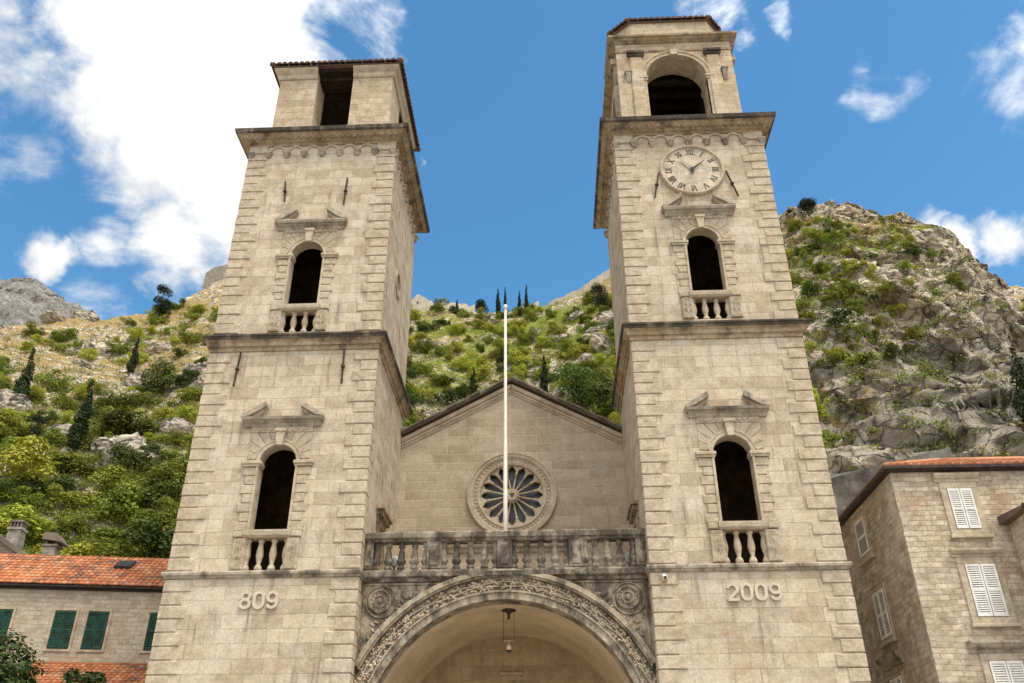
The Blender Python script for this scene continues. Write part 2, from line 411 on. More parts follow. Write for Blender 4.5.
    def tube(s, pts, r, seg=8, smooth=True):
        pts = [Vector(p) for p in pts]; n = len(pts); vs = []
        rs = r if isinstance(r, (list, tuple)) else [r] * n
        for i, p in enumerate(pts):
            d = (pts[min(i + 1, n - 1)] - pts[max(i - 1, 0)]).normalized()
            a = d.cross(Vector((0, 0, 1)) if abs(d.z) < .9 else Vector((1, 0, 0))).normalized(); b = d.cross(a)
            for k in range(seg):
                t = 2 * math.pi * k / seg; vs.append(p + (a * math.cos(t) + b * math.sin(t)) * rs[i])
        fs = [(i * seg + k, i * seg + (k + 1) % seg, (i + 1) * seg + (k + 1) % seg, (i + 1) * seg + k) for i in range(n - 1) for k in range(seg)]
        fs += [tuple(range(seg))[::-1], tuple(range((n - 1) * seg, n * seg))]
        s.add(vs, fs, smooth)
    def lump(s, c, rx, ry, rz, rot=0., seg=6):
        """a small rounded knob, turned by rot in the xz plane"""
        vs = []; fs = []; rows = (-.95, -.45, .25, .8)
        for q in rows:
            rr = math.sqrt(1 - q * q)
            for k in range(seg):
                a = 2 * math.pi * k / seg
                x, y, z = rx * rr * math.cos(a), -ry * q if False else ry * q, rz * rr * math.sin(a)
                X = x * math.cos(rot) - z * math.sin(rot); Z = x * math.sin(rot) + z * math.cos(rot)
                vs.append((c[0] + X, c[1] + y, c[2] + Z))
        n = len(rows)
        fs = [(i * seg + k, i * seg + (k + 1) % seg, (i + 1) * seg + (k + 1) % seg, (i + 1) * seg + k) for i in range(n - 1) for k in range(seg)]
        fs += [tuple(range(seg))[::-1], tuple(range((n - 1) * seg, n * seg))]
        s.add(vs, fs, True)
    def build(s, name, mat, parent=None, origin=(0, 0, 0), fix=True):
        me = bpy.data.meshes.new(name)
        o0 = Vector(origin)
        me.from_pydata([tuple(Vector(p) - o0) for p in s.v] if any(origin) else s.v, [], s.f)
        if fix:
            import bmesh
            bm = bmesh.new(); bm.from_mesh(me); bmesh.ops.recalc_face_normals(bm, faces=bm.faces); bm.to_mesh(me); bm.free()
        uvl = me.uv_layers.new(name='UVMap')
        for p in me.polygons:
            n = p.normal; cu = s.uv.get(p.index)
            if p.index in s.sm: p.use_smooth = True
            for li in p.loop_indices:
                if cu is not None: uvl.data[li].uv = cu; continue
                c = s.v[me.loops[li].vertex_index]
                if abs(n.z) > .75: uvl.data[li].uv = (c[0], c[1])
                elif abs(n.x) > abs(n.y): uvl.data[li].uv = (c[1] + .37, c[2])
                else: uvl.data[li].uv = (c[0], c[2])
        me.materials.append(MATS[mat])
        o = bpy.data.objects.new(name, me); COL.objects.link(o)
        if parent is not None: o.parent = parent
        else: o.location = origin
        return o


def tag(o, label, cat, group=None):
    o['label'] = label; o['category'] = cat
    if group: o['group'] = group
    return o


def thing(name, label, cat, loc=(0, 0, 0), rz=0., group=None):
    o = bpy.data.objects.new(name, None); COL.objects.link(o); o.location = loc; o.rotation_euler = (0, 0, rz)
    o.empty_display_size = .3
    return tag(o, label, cat, group)


def structure(o): o['kind'] = 'structure'; return o


def arc(cx, cz, r, a0, a1, n):
    """angles in degrees, counted from +x towards +z"""
    return [(cx + r * math.cos(R(a0 + (a1 - a0) * i / n)), cz + r * math.sin(R(a0 + (a1 - a0) * i / n))) for i in range(n + 1)]


def arch_hole(cx, hw, z0, zs, n=16):
    return [(cx - hw, z0), (cx + hw, z0)] + arc(cx, zs, hw, 0, 180, n)


def tile_slope(mb, o, u, v, ulen, vmax, tw=.24, course=.36, rise=.055, seg=4, jit=.006):
    """barrel tiles on one slope: o lower corner, u along the eave, v up the slope (unit vectors)"""
    o, u, v = Vector(o), Vector(u).normalized(), Vector(v).normalized(); n = u.cross(v).normalized()
    if n.z < 0: n = -n
    cols = max(1, round(ulen / tw)); tw = ulen / cols
    for c in range(cols):
        um = (c + .5) * tw; V = vmax(um) if callable(vmax) else vmax
        if V <= .05: continue
        rows = max(1, math.ceil(V / course))
        for r in range(rows):
            v0 = r * course; v1 = min(V, v0 + course * 1.12)
            if v1 - v0 < .03: continue
            j = rng.uniform(-jit, jit); vs = []
            for vv, lift, wf in ((v0, .03, 1.), (v1, 0., .86)):
                for k in range(seg + 1):
                    a = math.pi * k / seg
                    vs.append(o + u * (um + j - math.cos(a) * tw * .52 * wf) + v * vv + n * (math.sin(a) * rise + lift))
            m = seg + 1
            f0 = len(mb.f)
            fs = [(k, k + 1, m + k + 1, m + k) for k in range(seg)] + [tuple(range(m))]
            mb.add(vs, fs)
            for q in range(f0, len(mb.f)): mb.uv[q] = (c + .5, r + .5)


# ------------------------------------------------------------------ terrain (polar sheets of real ground)
# TERRAIN-BEGIN
def _hash(ix, iy, iz, seed):
    h = (ix * 374761393 + iy * 668265263 + iz * 2147483647 + seed * 1274126177) & 0xFFFFFFFF
    h = ((h ^ (h >> 13)) * 1274126177) & 0xFFFFFFFF
    h = ((h ^ (h >> 16)) * 2246822519) & 0xFFFFFFFF
    return (h ^ (h >> 15)).astype(np.float64) / 4294967295.0


def vnoise(x, y, z, seed=0):
    ix, iy, iz = np.floor(x).astype(np.int64), np.floor(y).astype(np.int64), np.floor(z).astype(np.int64)
    fx, fy, fz = x - ix, y - iy, z - iz
    fx, fy, fz = [q * q * q * (q * (q * 6 - 15) + 10) for q in (fx, fy, fz)]
    c = lambda a, b, d: _hash(ix + a, iy + b, iz + d, seed)
    l = lambda a, b, t: a + (b - a) * t
    return l(l(l(c(0, 0, 0), c(1, 0, 0), fx), l(c(0, 1, 0), c(1, 1, 0), fx), fy),
             l(l(c(0, 0, 1), c(1, 0, 1), fx), l(c(0, 1, 1), c(1, 1, 1), fx), fy), fz) * 2 - 1


def fbm(x, y, z, s, oct=4, seed=0, ridged=False, gain=.5):
    t = 0; a = 1; tot = 0; x, y, z = x / s, y / s, z / s
    for o in range(oct):
        n = vnoise(x, y, z, seed + o)
        if ridged: n = 1 - 2 * np.abs(n)
        t = t + a * n; tot += a; a *= gain; x, y, z = x * 2.03 + 3.1, y * 2.03 + 7.7, z * 2.03 + 1.3
    return t / tot


PIV = (1.3733, -26.4776, 1.65)
CREST = np.array([(-60, 24), (-48, 25), (-37, 26.4), (-33.6, 27.8), (-31.3, 28.3), (-28.9, 29.1), (-26.8, 30.5), (-25.3, 31.7), (-24.1, 32.6), (-20, 33.2), (-15, 32.8),
                  (-10.3, 32.1), (-7.6, 32.3), (-4.8, 32.1), (-.5, 32.4), (1.84, 33.0), (5.2, 34.0), (9, 35.1), (14, 35.8), (18.9, 36.0), (20.5, 36.0), (22.3, 35.5), (24.6, 34.1),
                  (26.6, 33.0), (29.1, 31.7), (29.9, 30.2), (31.3, 27.3), (32.6, 23), (33.8, 18), (36, 8), (38, 2)], float)
RADII = np.array([(-60, 240), (-37, 250), (-28, 270), (-24, 300), (-10, 330), (0, 330), (6, 310), (15, 255), (19, 235), (25, 230), (30, 212), (34, 190), (38, 160)], float)


def smooth(a, lo, hi):
    t = np.clip((a - lo) / (hi - lo), 0, 1); return t * t * (3 - 2 * t)


def sheet(az, nr, crest, radii, r0, z0, back=.14, ampl=1., cliff=True, seed=0, warp=1.):
    t = np.concatenate([np.linspace(0, 1, nr), 1 + np.linspace(0, back, 8)[1:]])
    A, T = np.meshgrid(az, t, indexing='ij')
    el = np.interp(A, crest[:, 0], crest[:, 1]); Rr = np.interp(A, radii[:, 0], radii[:, 1])
    rk = smooth(A, 13, 19) if cliff else np.zeros_like(A)
    tt = np.clip(T, 0, 1)
    prof = tt ** (1.0 - .18 * rk)
    r = r0 + (Rr - r0) * T; zc = PIV[2] + Rr * np.tan(np.radians(el))
    z = z0 + (zc - z0) * prof - np.clip(T - 1, 0, 1) * 120
    X = PIV[0] + r * np.sin(np.radians(A)); Y = PIV[1] + r * np.cos(np.radians(A))
    edge = 1 - .65 * smooth(np.minimum(tt, 1), .88, 1.0)
    foot = smooth(tt, 0, .08)
    low = fbm(X, Y, z, 55, 3, seed + 1) * 7 + fbm(X, Y, z, 18, 3, seed + 11, True) * 2.2
    fine = fbm(X, Y, z, 5.5, 4, seed + 21, True) * 1.0
    z = z + (low * edge + fine) * foot * ampl
    if cliff:
        beds = fbm(X, Y, z, 30, 3, seed + 31)
        z = z + rk * foot * edge * 3.2 * np.abs(((z * .9 + X * .25) / 15 + beds * 1.3) % 1 - .5) * 2
        dr = (fbm(X, Y, z * 1.3, 26, 4, seed + 41, True, .55) * 8.5 + fbm(X, Y, z * 1.6, 7, 4, seed + 51, True, .6) * 2.3) * rk * foot
        dr = dr + (1 - rk) * fbm(X, Y, z, 9, 4, seed + 61, True, .6) * 1.6 * foot
    else:
        dr = fbm(X, Y, z, 60, 5, seed + 41, True, .55) * 14 * foot * ampl * .4
    ds = (fbm(X + 90, Y, z * 1.2, 16, 4, seed + 71, True, .6) * 4.5 + fbm(X, Y + 40, z, 4.5, 3, seed + 81, True, .6) * .6) * rk * foot
    X = X + ds * np.cos(np.radians(A)); Y = Y - ds * np.sin(np.radians(A))
    X = X - dr * warp * np.sin(np.radians(A)); Y = Y - dr * warp * np.cos(np.radians(A))
    rr = np.hypot(X - PIV[0], Y - PIV[1]); EL = np.degrees(np.arctan2(z - PIV[2], rr))
    return az, np.stack([X, Y, z], -1), EL, T, rk


def hill_cover(az, P, EL, T, rk):
    X, Y, Z = P[..., 0], P[..., 1], P[..., 2]
    A = np.repeat(az[:, None], P.shape[1], 1)
    n = fbm(X, Y, Z, 28, 4, 91)
    rock = .56 + .30 * rk + .6 * n
    green = .35 + .55 * fbm(X, Y, Z, 22, 4, 97) + .35 * (1 - smooth(EL, 17, 25)) * (1 - rk) + .25 * smooth(A, -14, -8) * (1 - smooth(A, 8, 14)) - .12 * rk - .22 * rk * (1 - smooth(EL, 22, 28)) + .10 * rk * smooth(EL, 26, 32)
    return np.clip(rock, 0, 1), np.clip(green, 0, 1)


HILL = sheet(np.concatenate([np.arange(-52, -40, .5), np.arange(-40, -22, .14), np.arange(-22, -12.5, .5), np.arange(-12.5, 7, .14), np.arange(7, 17, .4), np.arange(17, 29, .12), np.arange(29, 37.5, .05)]), 400, CREST, RADII, 72, -2.5)
# TERRAIN-END


def sheet_mesh(name, H, mat, cover):
    az, P, EL, T, rk = H; na, nr = P.shape[:2]
    me = bpy.data.meshes.new(name); V = P.reshape(-1, 3)
    idx = np.arange(na * nr).reshape(na, nr)
    q = np.stack([idx[:-1, :-1], idx[1:, :-1], idx[1:, 1:], idx[:-1, 1:]], -1).reshape(-1, 4)
    me.vertices.add(len(V)); me.vertices.foreach_set('co', V.ravel())
    me.loops.add(q.size); me.loops.foreach_set('vertex_index', q.ravel().astype(np.int32))
    me.polygons.add(len(q)); me.polygons.foreach_set('loop_start', np.arange(0, q.size, 4, dtype=np.int32))
    me.polygons.foreach_set('loop_total', np.full(len(q), 4, dtype=np.int32))
    me.update(calc_edges=True)
    at = me.color_attributes.new('cover', 'FLOAT_COLOR', 'POINT')
    rock, green = cover
    greyw = np.clip(rk * (1 - smooth(EL, 23.5, 29.5)) * (1.05 + 1.2 * fbm(P[..., 0], P[..., 1], P[..., 2], 30, 3, 131)), 0, 1)  # greyer towards the cliff foot, broken up by noise
    c = np.stack([rock.ravel(), green.ravel(), greyw.ravel(), np.ones(na * nr)], -1)
    at.data.foreach_set('color', c.ravel())
    me.materials.append(MATS[mat])
    o = bpy.data.objects.new(name, me); COL.objects.link(o); return structure(o)


g = MB(); g.box(-6000, 6000, -6000, 6000, -.6, -.02); structure(g.build('ground', 'old_wall_stone'))
g = MB(); g.box(-32, 30, -45, 4, -.018, 0.0); structure(g.build('square_paving', 'paving'))
COVER = hill_cover(*HILL)
sheet_mesh('hill', HILL, 'hill_ground', COVER)
FARC = np.array([(27, 31), (29, 31), (30.7, 29.6), (33, 28.2), (36, 26), (42, 24), (48, 22)], float)
FAR = sheet(np.arange(27, 48, .12), 260, FARC, np.array([(27, 430), (48, 430)], float), 200, 20, ampl=1.3, cliff=False, seed=5)
fcv = hill_cover(*FAR); sheet_mesh('far_hill', FAR, 'hill_ground', (np.clip(fcv[0] + .1, 0, 1), fcv[1]))
MTC = np.array([(-56, 27), (-46, 28.5), (-37.9, 29.1), (-36.2, 29.35), (-34.3, 29.1), (-31, 28.3), (-28, 27), (-24, 25)], float)
MT = sheet(np.arange(-56, -22, .16), 240, MTC, np.array([(-56, 1500), (-22, 1500)], float), 700, 120, ampl=4.5, cliff=False, seed=9)
sheet_mesh('mountain', MT, 'far_rock', (np.full(MT[3].shape, .85), np.full(MT[3].shape, .1)))

# ------------------------------------------------------------------ the cathedral
cath = thing('cathedral', 'pale limestone cathedral with two bell towers, rose window and arched porch under a balustrade', 'cathedral')
LT0, LT1, RT0, RT1, TD = -10.48, -4.48, 4.525, 10.435, 6.0
ZS, ZM, ZT = 9.05, 17.5, 27.26
WIN_LO = dict(zb=9.07, r0=10.1, r1=10.33, zs=12.68, p0=13.97, tip=14.22, pk=14.80)
WIN_HI = dict(zb=17.72, r0=18.61, r1=18.82, zs=21.12, p0=22.33, tip=22.64, pk=23.28)
HW = .62


def window_bay(cx, w, dz=0.):
    zb, r0, r1, zs, p0, tip, pk = [w[k] + dz for k in ('zb', 'r0', 'r1', 'zs', 'p0', 'tip', 'pk')]
    m = MB()
    zi = zs - .16
    n = max(5, round((zi - r1) / .30)); h = (zi - r1) / n
    for sg in (-1, 1):
        for i in range(n):
            wd = .50 if i % 2 == 0 else .40
            a, b = sorted((cx + sg * HW, cx + sg * (HW + wd)))
            m.cbox(a, b, -.045, .05, r1 + i * h + .012, r1 + (i + 1) * h - .012, .02)
        # thin inner frame of the opening
        a, b = sorted((cx + sg * (HW - .005), cx + sg * (HW + .07))); m.box(a, b, -.085, .3, r1, zi)
        # impost
        a, b = sorted((cx + sg * (HW - .05), cx + sg * (HW + .55)))
        m.box(a, b, -.10, .32, zi, zi + .07); m.cbox(a - .03, b + .03, -.14, .33, zi + .072, zi + .19, .02)
        # fan of wedge stones filling the square field beside the arch
        top = zs + 1.06; N = 5
        for i in range(N):
            a0 = 7 + (83 - 7) * i / N + .6; a1 = 7 + (83 - 7) * (i + 1) / N - .6
            def ro(a):
                c, s = math.cos(R(a)), math.sin(R(a)); return min(1.04 / max(c, .001), 1.06 / max(s, .001))
            inn = [(.76 * math.cos(R(a)), .76 * math.sin(R(a))) for a in (a1, (a0 + a1) / 2, a0)]
            out = [(ro(a0) * math.cos(R(a0)), ro(a0) * math.sin(R(a0)))]
            if a0 < 45.5 < a1: out.append((1.04, 1.06))
            out.append((ro(a1) * math.cos(R(a1)), ro(a1) * math.sin(R(a1))))
            m.plate([(cx + sg * x, zs + z) for x, z in inn + out], -.032, .03)
    m.ribbon(arc(cx, zs, HW + .06, 0, 180, 20), .13, -.085, .28)
    m.ribbon(arc(cx, zs, HW + .15, 8, 172, 20), .045, -.105, .1)
    # carved frieze below the pediment
    m.box(cx - 1.04, cx + 1.04, -.05, .03, zs + 1.075, p0 + .002)
    for i in range(11):
        x = cx - .93 + i * .186
        if abs(x - cx) > .2: m.lump((x, -.055, zs + 1.075 + (p0 - zs - 1.075) * .5), .075, .035, .05 + .05 * (i % 2), .6 * (i % 3 - 1))
    root = m.build('window_surround', 'trim_stone', cath)
    k = MB(); k.plate([(cx - .1, zs + .55), (cx + .1, zs + .55), (cx + .15, zs + 1.02), (cx - .15, zs + 1.02)], -.21, .02)
    k.cbox(cx - .19, cx + .19, -.25, .02, zs + 1.022, zs + 1.14, .02); k.build('keystone', 'trim_stone', root)
    # broken pediment
    p = MB()
    p.run_mould(cx - 1.3, cx + 1.3, [(0.02, p0 - .02), (-.07, p0 - .02), (-.12, p0 + .08), (-.2, p0 + .12), (-.22, p0 + .17), (0.02, p0 + .17)])
    p.run_mould(cx - 1.38, cx + 1.38, [(0.02, p0 + .172), (-.29, p0 + .172), (-.33, p0 + .26), (-.33, tip), (0.02, tip + .05)])
    for sg in (-1, 1):
        f = lambda l: [(cx + sg * x, z) for x, z in l]
        p.plate(f([(1.40, tip + .002), (1.40, tip + .07), (.62, pk), (.57, pk - .17), (1.14, tip + .052)]), -.33, .02)
        p.plate(f([(1.12, tip + .053), (.60, pk - .19), (.66, pk - .34), (.86, tip + .053)]), -.22, .02)
        p.plate(f([(.84, tip + .054), (.68, pk - .36), (.66, pk - .5), (.66, tip + .054)]), -.08, .02)
    p.build('pediment', 'sill_stone', root)
    # sill rail, consoles and balusters
    h = MB()
    h.run_mould(cx - HW - .14, cx + HW + .14, [(.32, r0), (-.10, r0), (-.17, r0 + .06), (-.19, r1 - .05), (-.19, r1), (.32, r1 + .01)])
    for sg in (-1, 1):
        a, b = sorted((cx + sg * (HW + .142), cx + sg * (HW + .47))); h.cbox(a, b, -.14, .05, r0 + .02, r1 - .02, .025)
    h.build('sill_rail', 'trim_stone', root)
    for sg in (-1, 1):
        c = MB(); a, b = sorted((cx + sg * (HW + .03), cx + sg * (HW + .43))); x = (a + b) / 2
        c.cbox(a, b, -.10, .04, zb + .02, r0 - .003, .03)
        H = r0 - zb
        for q in (.22, .5, .78):
            for rr in (.17, .115, .055):
                c.ribbon(arc(x, zb + H * q, rr, 0, 345, 14), .028, -.115, -.09)
        c.build('console', 'trim_stone', root)
    H = r0 - zb
    for x in (-.62, -.21, .21, .62):
        q = MB(); q.lathe([(.125, 0), (.125, .10 * H), (.10, .16 * H), (.058, .22 * H), (.095, .36 * H), (.125, .5 * H), (.105, .66 * H), (.072, .82 * H), (.068, .88 * H), (.105, .91 * H), (.11, H)], cx + x, .12, 10, cz=zb)
        q.build('baluster', 'trim_stone', root)
    return root


def ngon(cx, cz, r, n=20): return [(cx + r * math.cos(2 * math.pi * i / n), cz + r * math.sin(2 * math.pi * i / n)) for i in range(n)]


def bell_tower(x0, x1, inner, dz, label):
    cx = (x0 + x1) / 2; m = MB(); T = .42
    hi = {k: v + dz for k, v in WIN_HI.items()}
    m.plate([(x0, 0), (x1, 0), (x1, ZT - .1), (x0, ZT - .1)], 0, T,
            [arch_hole(cx, HW, WIN_LO['zb'], WIN_LO['zs']), arch_hole(cx, HW, hi['zb'], hi['zs'])])
    xi, xo = (x1, x0) if inner > 0 else (x0, x1)
    holes = [[(2.45, 9.6), (3.25, 9.6), (3.25, 11.25), (2.45, 11.25)]]
    holes.append(ngon(2.75, 21.55, .42) if inner > 0 else [(2.8, 21.3), (3.1, 21.3), (3.1, 22.25), (2.8, 22.25)])
    holes.append([(1.9, 24.2), (2.1, 24.2), (2.1, 24.75), (1.9, 24.75)])
    m.plate([(T, 0), (TD, 0), (TD, ZT - .1), (T, ZT - .1)], xi, xi - inner * .7, holes, 'yz')
    a, b = sorted((xo, xo + inner * .7)); m.box(a, b, T, TD, 0, ZT - .1)
    m.box(min(x0, x1) + .7, max(x0, x1) - .7, TD - .7, TD, 0, ZT - .1)
    for z in (8.75, 17.3, 26.6): m.box(x0 + .7, x1 - .7, T, TD - .7, z, z + .2)
    tw = m.build('bell_tower', 'tower_stone', cath); tw['label'] = label
    for za, zb in ((8.95, 17.3), (17.5, 26.6)):                 # lining boxes coloured dark to stand in for chamber shade
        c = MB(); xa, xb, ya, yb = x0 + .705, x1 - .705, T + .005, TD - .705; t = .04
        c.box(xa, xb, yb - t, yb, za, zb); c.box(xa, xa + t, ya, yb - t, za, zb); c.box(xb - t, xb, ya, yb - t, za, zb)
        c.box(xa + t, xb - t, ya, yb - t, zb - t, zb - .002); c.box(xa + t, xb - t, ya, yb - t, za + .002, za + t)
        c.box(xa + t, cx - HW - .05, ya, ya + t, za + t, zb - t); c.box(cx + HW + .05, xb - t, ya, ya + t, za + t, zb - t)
        c.build('shade_lining', 'shade_brown', tw)
    # mouldings
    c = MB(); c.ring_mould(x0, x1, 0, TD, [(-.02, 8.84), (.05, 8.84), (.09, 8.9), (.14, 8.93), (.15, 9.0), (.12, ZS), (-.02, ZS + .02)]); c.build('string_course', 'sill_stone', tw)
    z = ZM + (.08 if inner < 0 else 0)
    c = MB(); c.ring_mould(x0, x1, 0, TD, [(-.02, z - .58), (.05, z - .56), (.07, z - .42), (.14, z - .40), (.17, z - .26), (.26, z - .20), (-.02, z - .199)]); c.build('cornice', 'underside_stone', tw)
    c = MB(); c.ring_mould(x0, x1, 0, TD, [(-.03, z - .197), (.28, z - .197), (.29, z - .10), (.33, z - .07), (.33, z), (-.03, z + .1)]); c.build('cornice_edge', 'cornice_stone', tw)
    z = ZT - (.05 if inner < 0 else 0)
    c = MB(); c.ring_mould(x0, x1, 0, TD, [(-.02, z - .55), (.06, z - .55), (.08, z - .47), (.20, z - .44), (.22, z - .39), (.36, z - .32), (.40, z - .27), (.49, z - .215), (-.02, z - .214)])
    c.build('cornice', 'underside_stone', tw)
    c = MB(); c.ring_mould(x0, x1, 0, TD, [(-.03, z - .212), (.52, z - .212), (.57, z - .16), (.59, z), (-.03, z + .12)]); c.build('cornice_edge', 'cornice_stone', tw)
    d = MB(); n = 26                                            # row of small leaf ornaments under the top cornice
    for i in range(n):
        d.lump((x0 - .15 + (x1 - x0 + .3) * (i + .5) / n, -.31, z - .35), .08, .075, .07)
    for i in range(n):
        y = -.15 + (TD + .3) * (i + .5) / n
        d.lump((xi + inner * .31, y, z - .35), .075, .08, .07)
    d.build('carved_moulding', 'underside_stone', tw)
    # arcaded frieze: round arches on little corbels
    f = MB(); zc = z - 1.18; st = .733
    for i in range(9):
        x = cx + (i - 4) * st
        kb = MB(); kb.hexa([(x - .11, .03, zc), (x + .11, .03, zc), (x + .11, .03, zc + .2), (x - .11, .03, zc + .2)], [(x - .05, -.06, zc + .02), (x + .05, -.06, zc + .02), (x + .13, -.15, zc + .2), (x - .13, -.15, zc + .2)])
        kb.box(x - .14, x + .14, -.16, .02, zc + .202, zc + .27); kb.build('corbel', 'sill_stone', tw)
    for i in range(8):
        x = cx + (i - 3.5) * st
        if 0 < i < 7:
            fa = MB(); fa.ribbon(arc(x, zc + .27, .32, 0, 180, 14), .08, -.06, .02); fa.build('frieze_arch', 'trim_stone', tw)
    ym = [(.12 + i * .72) for i in range(9)]
    for i, y in enumerate(ym):
        a, b = sorted((xi - inner * .02, xi + inner * .16)); f.box(a, b, y - .14, y + .14, zc + .202, zc + .27)
        a, b = sorted((xi - inner * .02, xi + inner * .11)); f.box(a, b, y - .09, y + .09, zc, zc + .2)
    for s in (-1, 1):
        a, b = sorted((cx + s * (x1 - x0) / 2 + s * .04, cx + s * ((x1 - x0) / 2 - .72))); f.box(a, b, -.055, .05, zc + .27, z - .54)
        f.box(a, b, -.045, .05, zc - .1, zc + .0)
    f.build('arcade_frieze', 'trim_stone', tw)
    # quoins up both front corners
    for s in (-1, 1):
        corner = x0 if s < 0 else x1
        for za, zb in ((2.0, 8.84), (9.09, ZM - .60 + (.08 if inner < 0 else 0)), (ZM + .2, zc - .1)):
            q = MB(); n = round((zb - za) / .405); h = (zb - za) / n
            for i in range(n):
                lg = i % 2 == 0; w = (.84 if lg else .61) + rng.uniform(-.06, .06); dp = (.42 if lg else .62)
                pr = .034 + (.010 if lg else 0) + rng.uniform(-.006, .006)
                a, b = sorted((corner + s * pr, corner - s * w))
                q.cbox(a, b, -pr, dp, za + i * h + (.018 if not lg else .010), za + (i + 1) * h - (.018 if not lg else .022), .022)
            q.build('quoin_strip', 'quoin_stone', tw)
    # hooded side window facing the nave
    g = MB(); s = inner; X = xi
    def sb(x_out, y0, y1, z0, z1):
        a, b = sorted((X - s * .02, X + s * x_out)); g.box(a, b, y0, y1, z0, z1)
    sb(.28, 1.95, 3.75, 11.72, 11.84); sb(.2, 2.05, 3.65, 11.55, 11.717); sb(.07, 2.15, 3.55, 11.3, 11.547)
    sb(.09, 2.2, 2.445, 9.4, 11.297); sb(.09, 3.255, 3.5, 9.4, 11.297); sb(.12, 2.15, 3.55, 9.25, 9.397)
    g.build('side_window_hood', 'underside_stone', tw)
    if inner > 0:
        g = MB(); vs = []; N = 24
        for rr, xx in ((.42, -.1), (.42, .05), (.60, .05), (.60, -.02)):
            for kk in range(N): a = 2 * math.pi * kk / N; vs.append((X + s * xx, 2.75 + rr * math.cos(a), 21.55 + rr * math.sin(a)))
        g.add(vs, [(i * N + kk, i * N + (kk + 1) % N, (i + 1) * N + (kk + 1) % N, (i + 1) * N + kk) for i in range(3) for kk in range(N)])
        g.build('oculus_rim', 'trim_stone', tw)
    return tw


left_tower = bell_tower(LT0, LT1, 1, 0., 'bell tower with a plain square belfry and the number 809')
right_tower = bell_tower(RT0, RT1, -1, .12, 'bell tower with a clock, an arched belfry and the number 2009')
CL, CR = (LT0 + LT1) / 2, (RT0 + RT1) / 2
window_bay(CL, WIN_LO); window_bay(CL, WIN_HI); window_bay(CR, WIN_LO, .02); window_bay(CR, WIN_HI, .12)

# iron tie anchors on the tower fronts
for (xa, za), (xb, zb) in [((-8.786, 24.753), (-8.69, 23.72)), ((-6.277, 24.837), (-6.309, 23.48)), ((-9.362, 16.87), (-9.413, 15.52)), ((-5.644, 16.888), (-5.622, 15.54)), ((6.137, 24.63), (5.88, 23.37)), ((8.77, 24.6), (9.09, 23.33))]:
    m = MB(); m.tube([(xa, -.09, za), (xb, -.09, zb)], .036, 6, False)
    mx, mz = (xa + xb) / 2, (za + zb) / 2; m.lump((mx, -.09, mz), .085, .075, .085); m.tube([(mx, -.1, mz), (mx, .05, mz)], .04, 6, False)
    m.build('tie_anchor', 'rusty_iron', left_tower if xa < 0 else right_tower)

# raised year numbers
def ell(cx, cz, rx, rz, a0, a1, n): return [(cx + rx * math.cos(R(a0 + (a1 - a0) * i / n)), cz + rz * math.sin(R(a0 + (a1 - a0) * i / n))) for i in range(n + 1)]


def digit(ch, cx, z0, h, w, parent):
    m = MB(); t = .088; y0, y1 = -.085, .02; rx, top = (w - t) / 2, z0 + h - t / 2; bot = z0 + t / 2
    if ch == '0':
        rz = rx * 1.05
        pts = ell(cx, top - rz, rx, rz, 0, 180, 12) + ell(cx, bot + rz, rx, rz, 180, 360, 12); m.ribbon(pts, t, y0, y1, True)
    elif ch == '8':
        a = (top - bot) * .235; b = (top - bot) * .265
        m.ribbon(ell(cx, top - a, rx * .86, a, 0, 345, 20)[:-1] + [], t, y0, y1, True); m.ribbon(ell(cx, bot + b, rx, b, 0, 345, 20), t, y0 - .003, y1, True)
    elif ch == '9':
        a = (top - bot) * .30
        m.ribbon(ell(cx, top - a, rx, a, 0, 345, 20), t, y0, y1, True)
        m.ribbon([(cx + rx, top - a)] + ell(cx, bot + rx * 1.0, rx, rx * 1.0, 0, -160, 12), t, y0 - .003, y1)
    elif ch == '2':
        m.ribbon(ell(cx, top - rx, rx, rx, 170, -25, 12) + [(cx - rx, bot)], t, y0, y1)
        m.ribbon([(cx - rx - .02, bot), (cx + rx + .03, bot)], t, y0 - .003, y1)
    return m.build('year_digit', 'numeral_stone', parent)


for ch, x in zip('809', (-7.87, -7.455, -7.04)): digit(ch, x, 7.88, .55, .37, left_tower)
for ch, x in zip('2009', (6.9, 7.32, 7.745, 8.17)): digit(ch, x, 7.93, .54, .37, right_tower)

# clock
CX, CZ = 7.46, 24.73
m = MB(); m.disc_lathe([(1.16, .02), (1.16, -.06)], CX, CZ, 48); clock = m.build('clock', 'clock_stone', cath); clock['label'] = 'round pale stone clock face with Roman numerals'
m = MB(); vs = []; N = 56; prof = [(1.15, -.05), (1.15, -.12), (1.19, -.16), (1.24, -.14), (1.27, -.08), (1.27, .02)]
for rr, y in prof:
    for k in range(N): a = 2 * math.pi * k / N; vs.append((CX + rr * math.sin(a), y, CZ + rr * math.cos(a)))
m.add(vs, [(i * N + k, i * N + (k + 1) % N, (i + 1) * N + (k + 1) % N, (i + 1) * N + k) for i in range(len(prof) - 1) for k in range(N)], True)
m.build('clock_rim', 'quoin_stone', clock)
GLY = {'I': ([(0, 0, 0, 1, 1)], .34), 'V': ([(0, 1, .32, 0, 1), (.64, 1, .32, 0, .5)], .74), 'X': ([(0, 1, .6, 0, 1), (.6, 1, 0, 0, .5)], .74)}
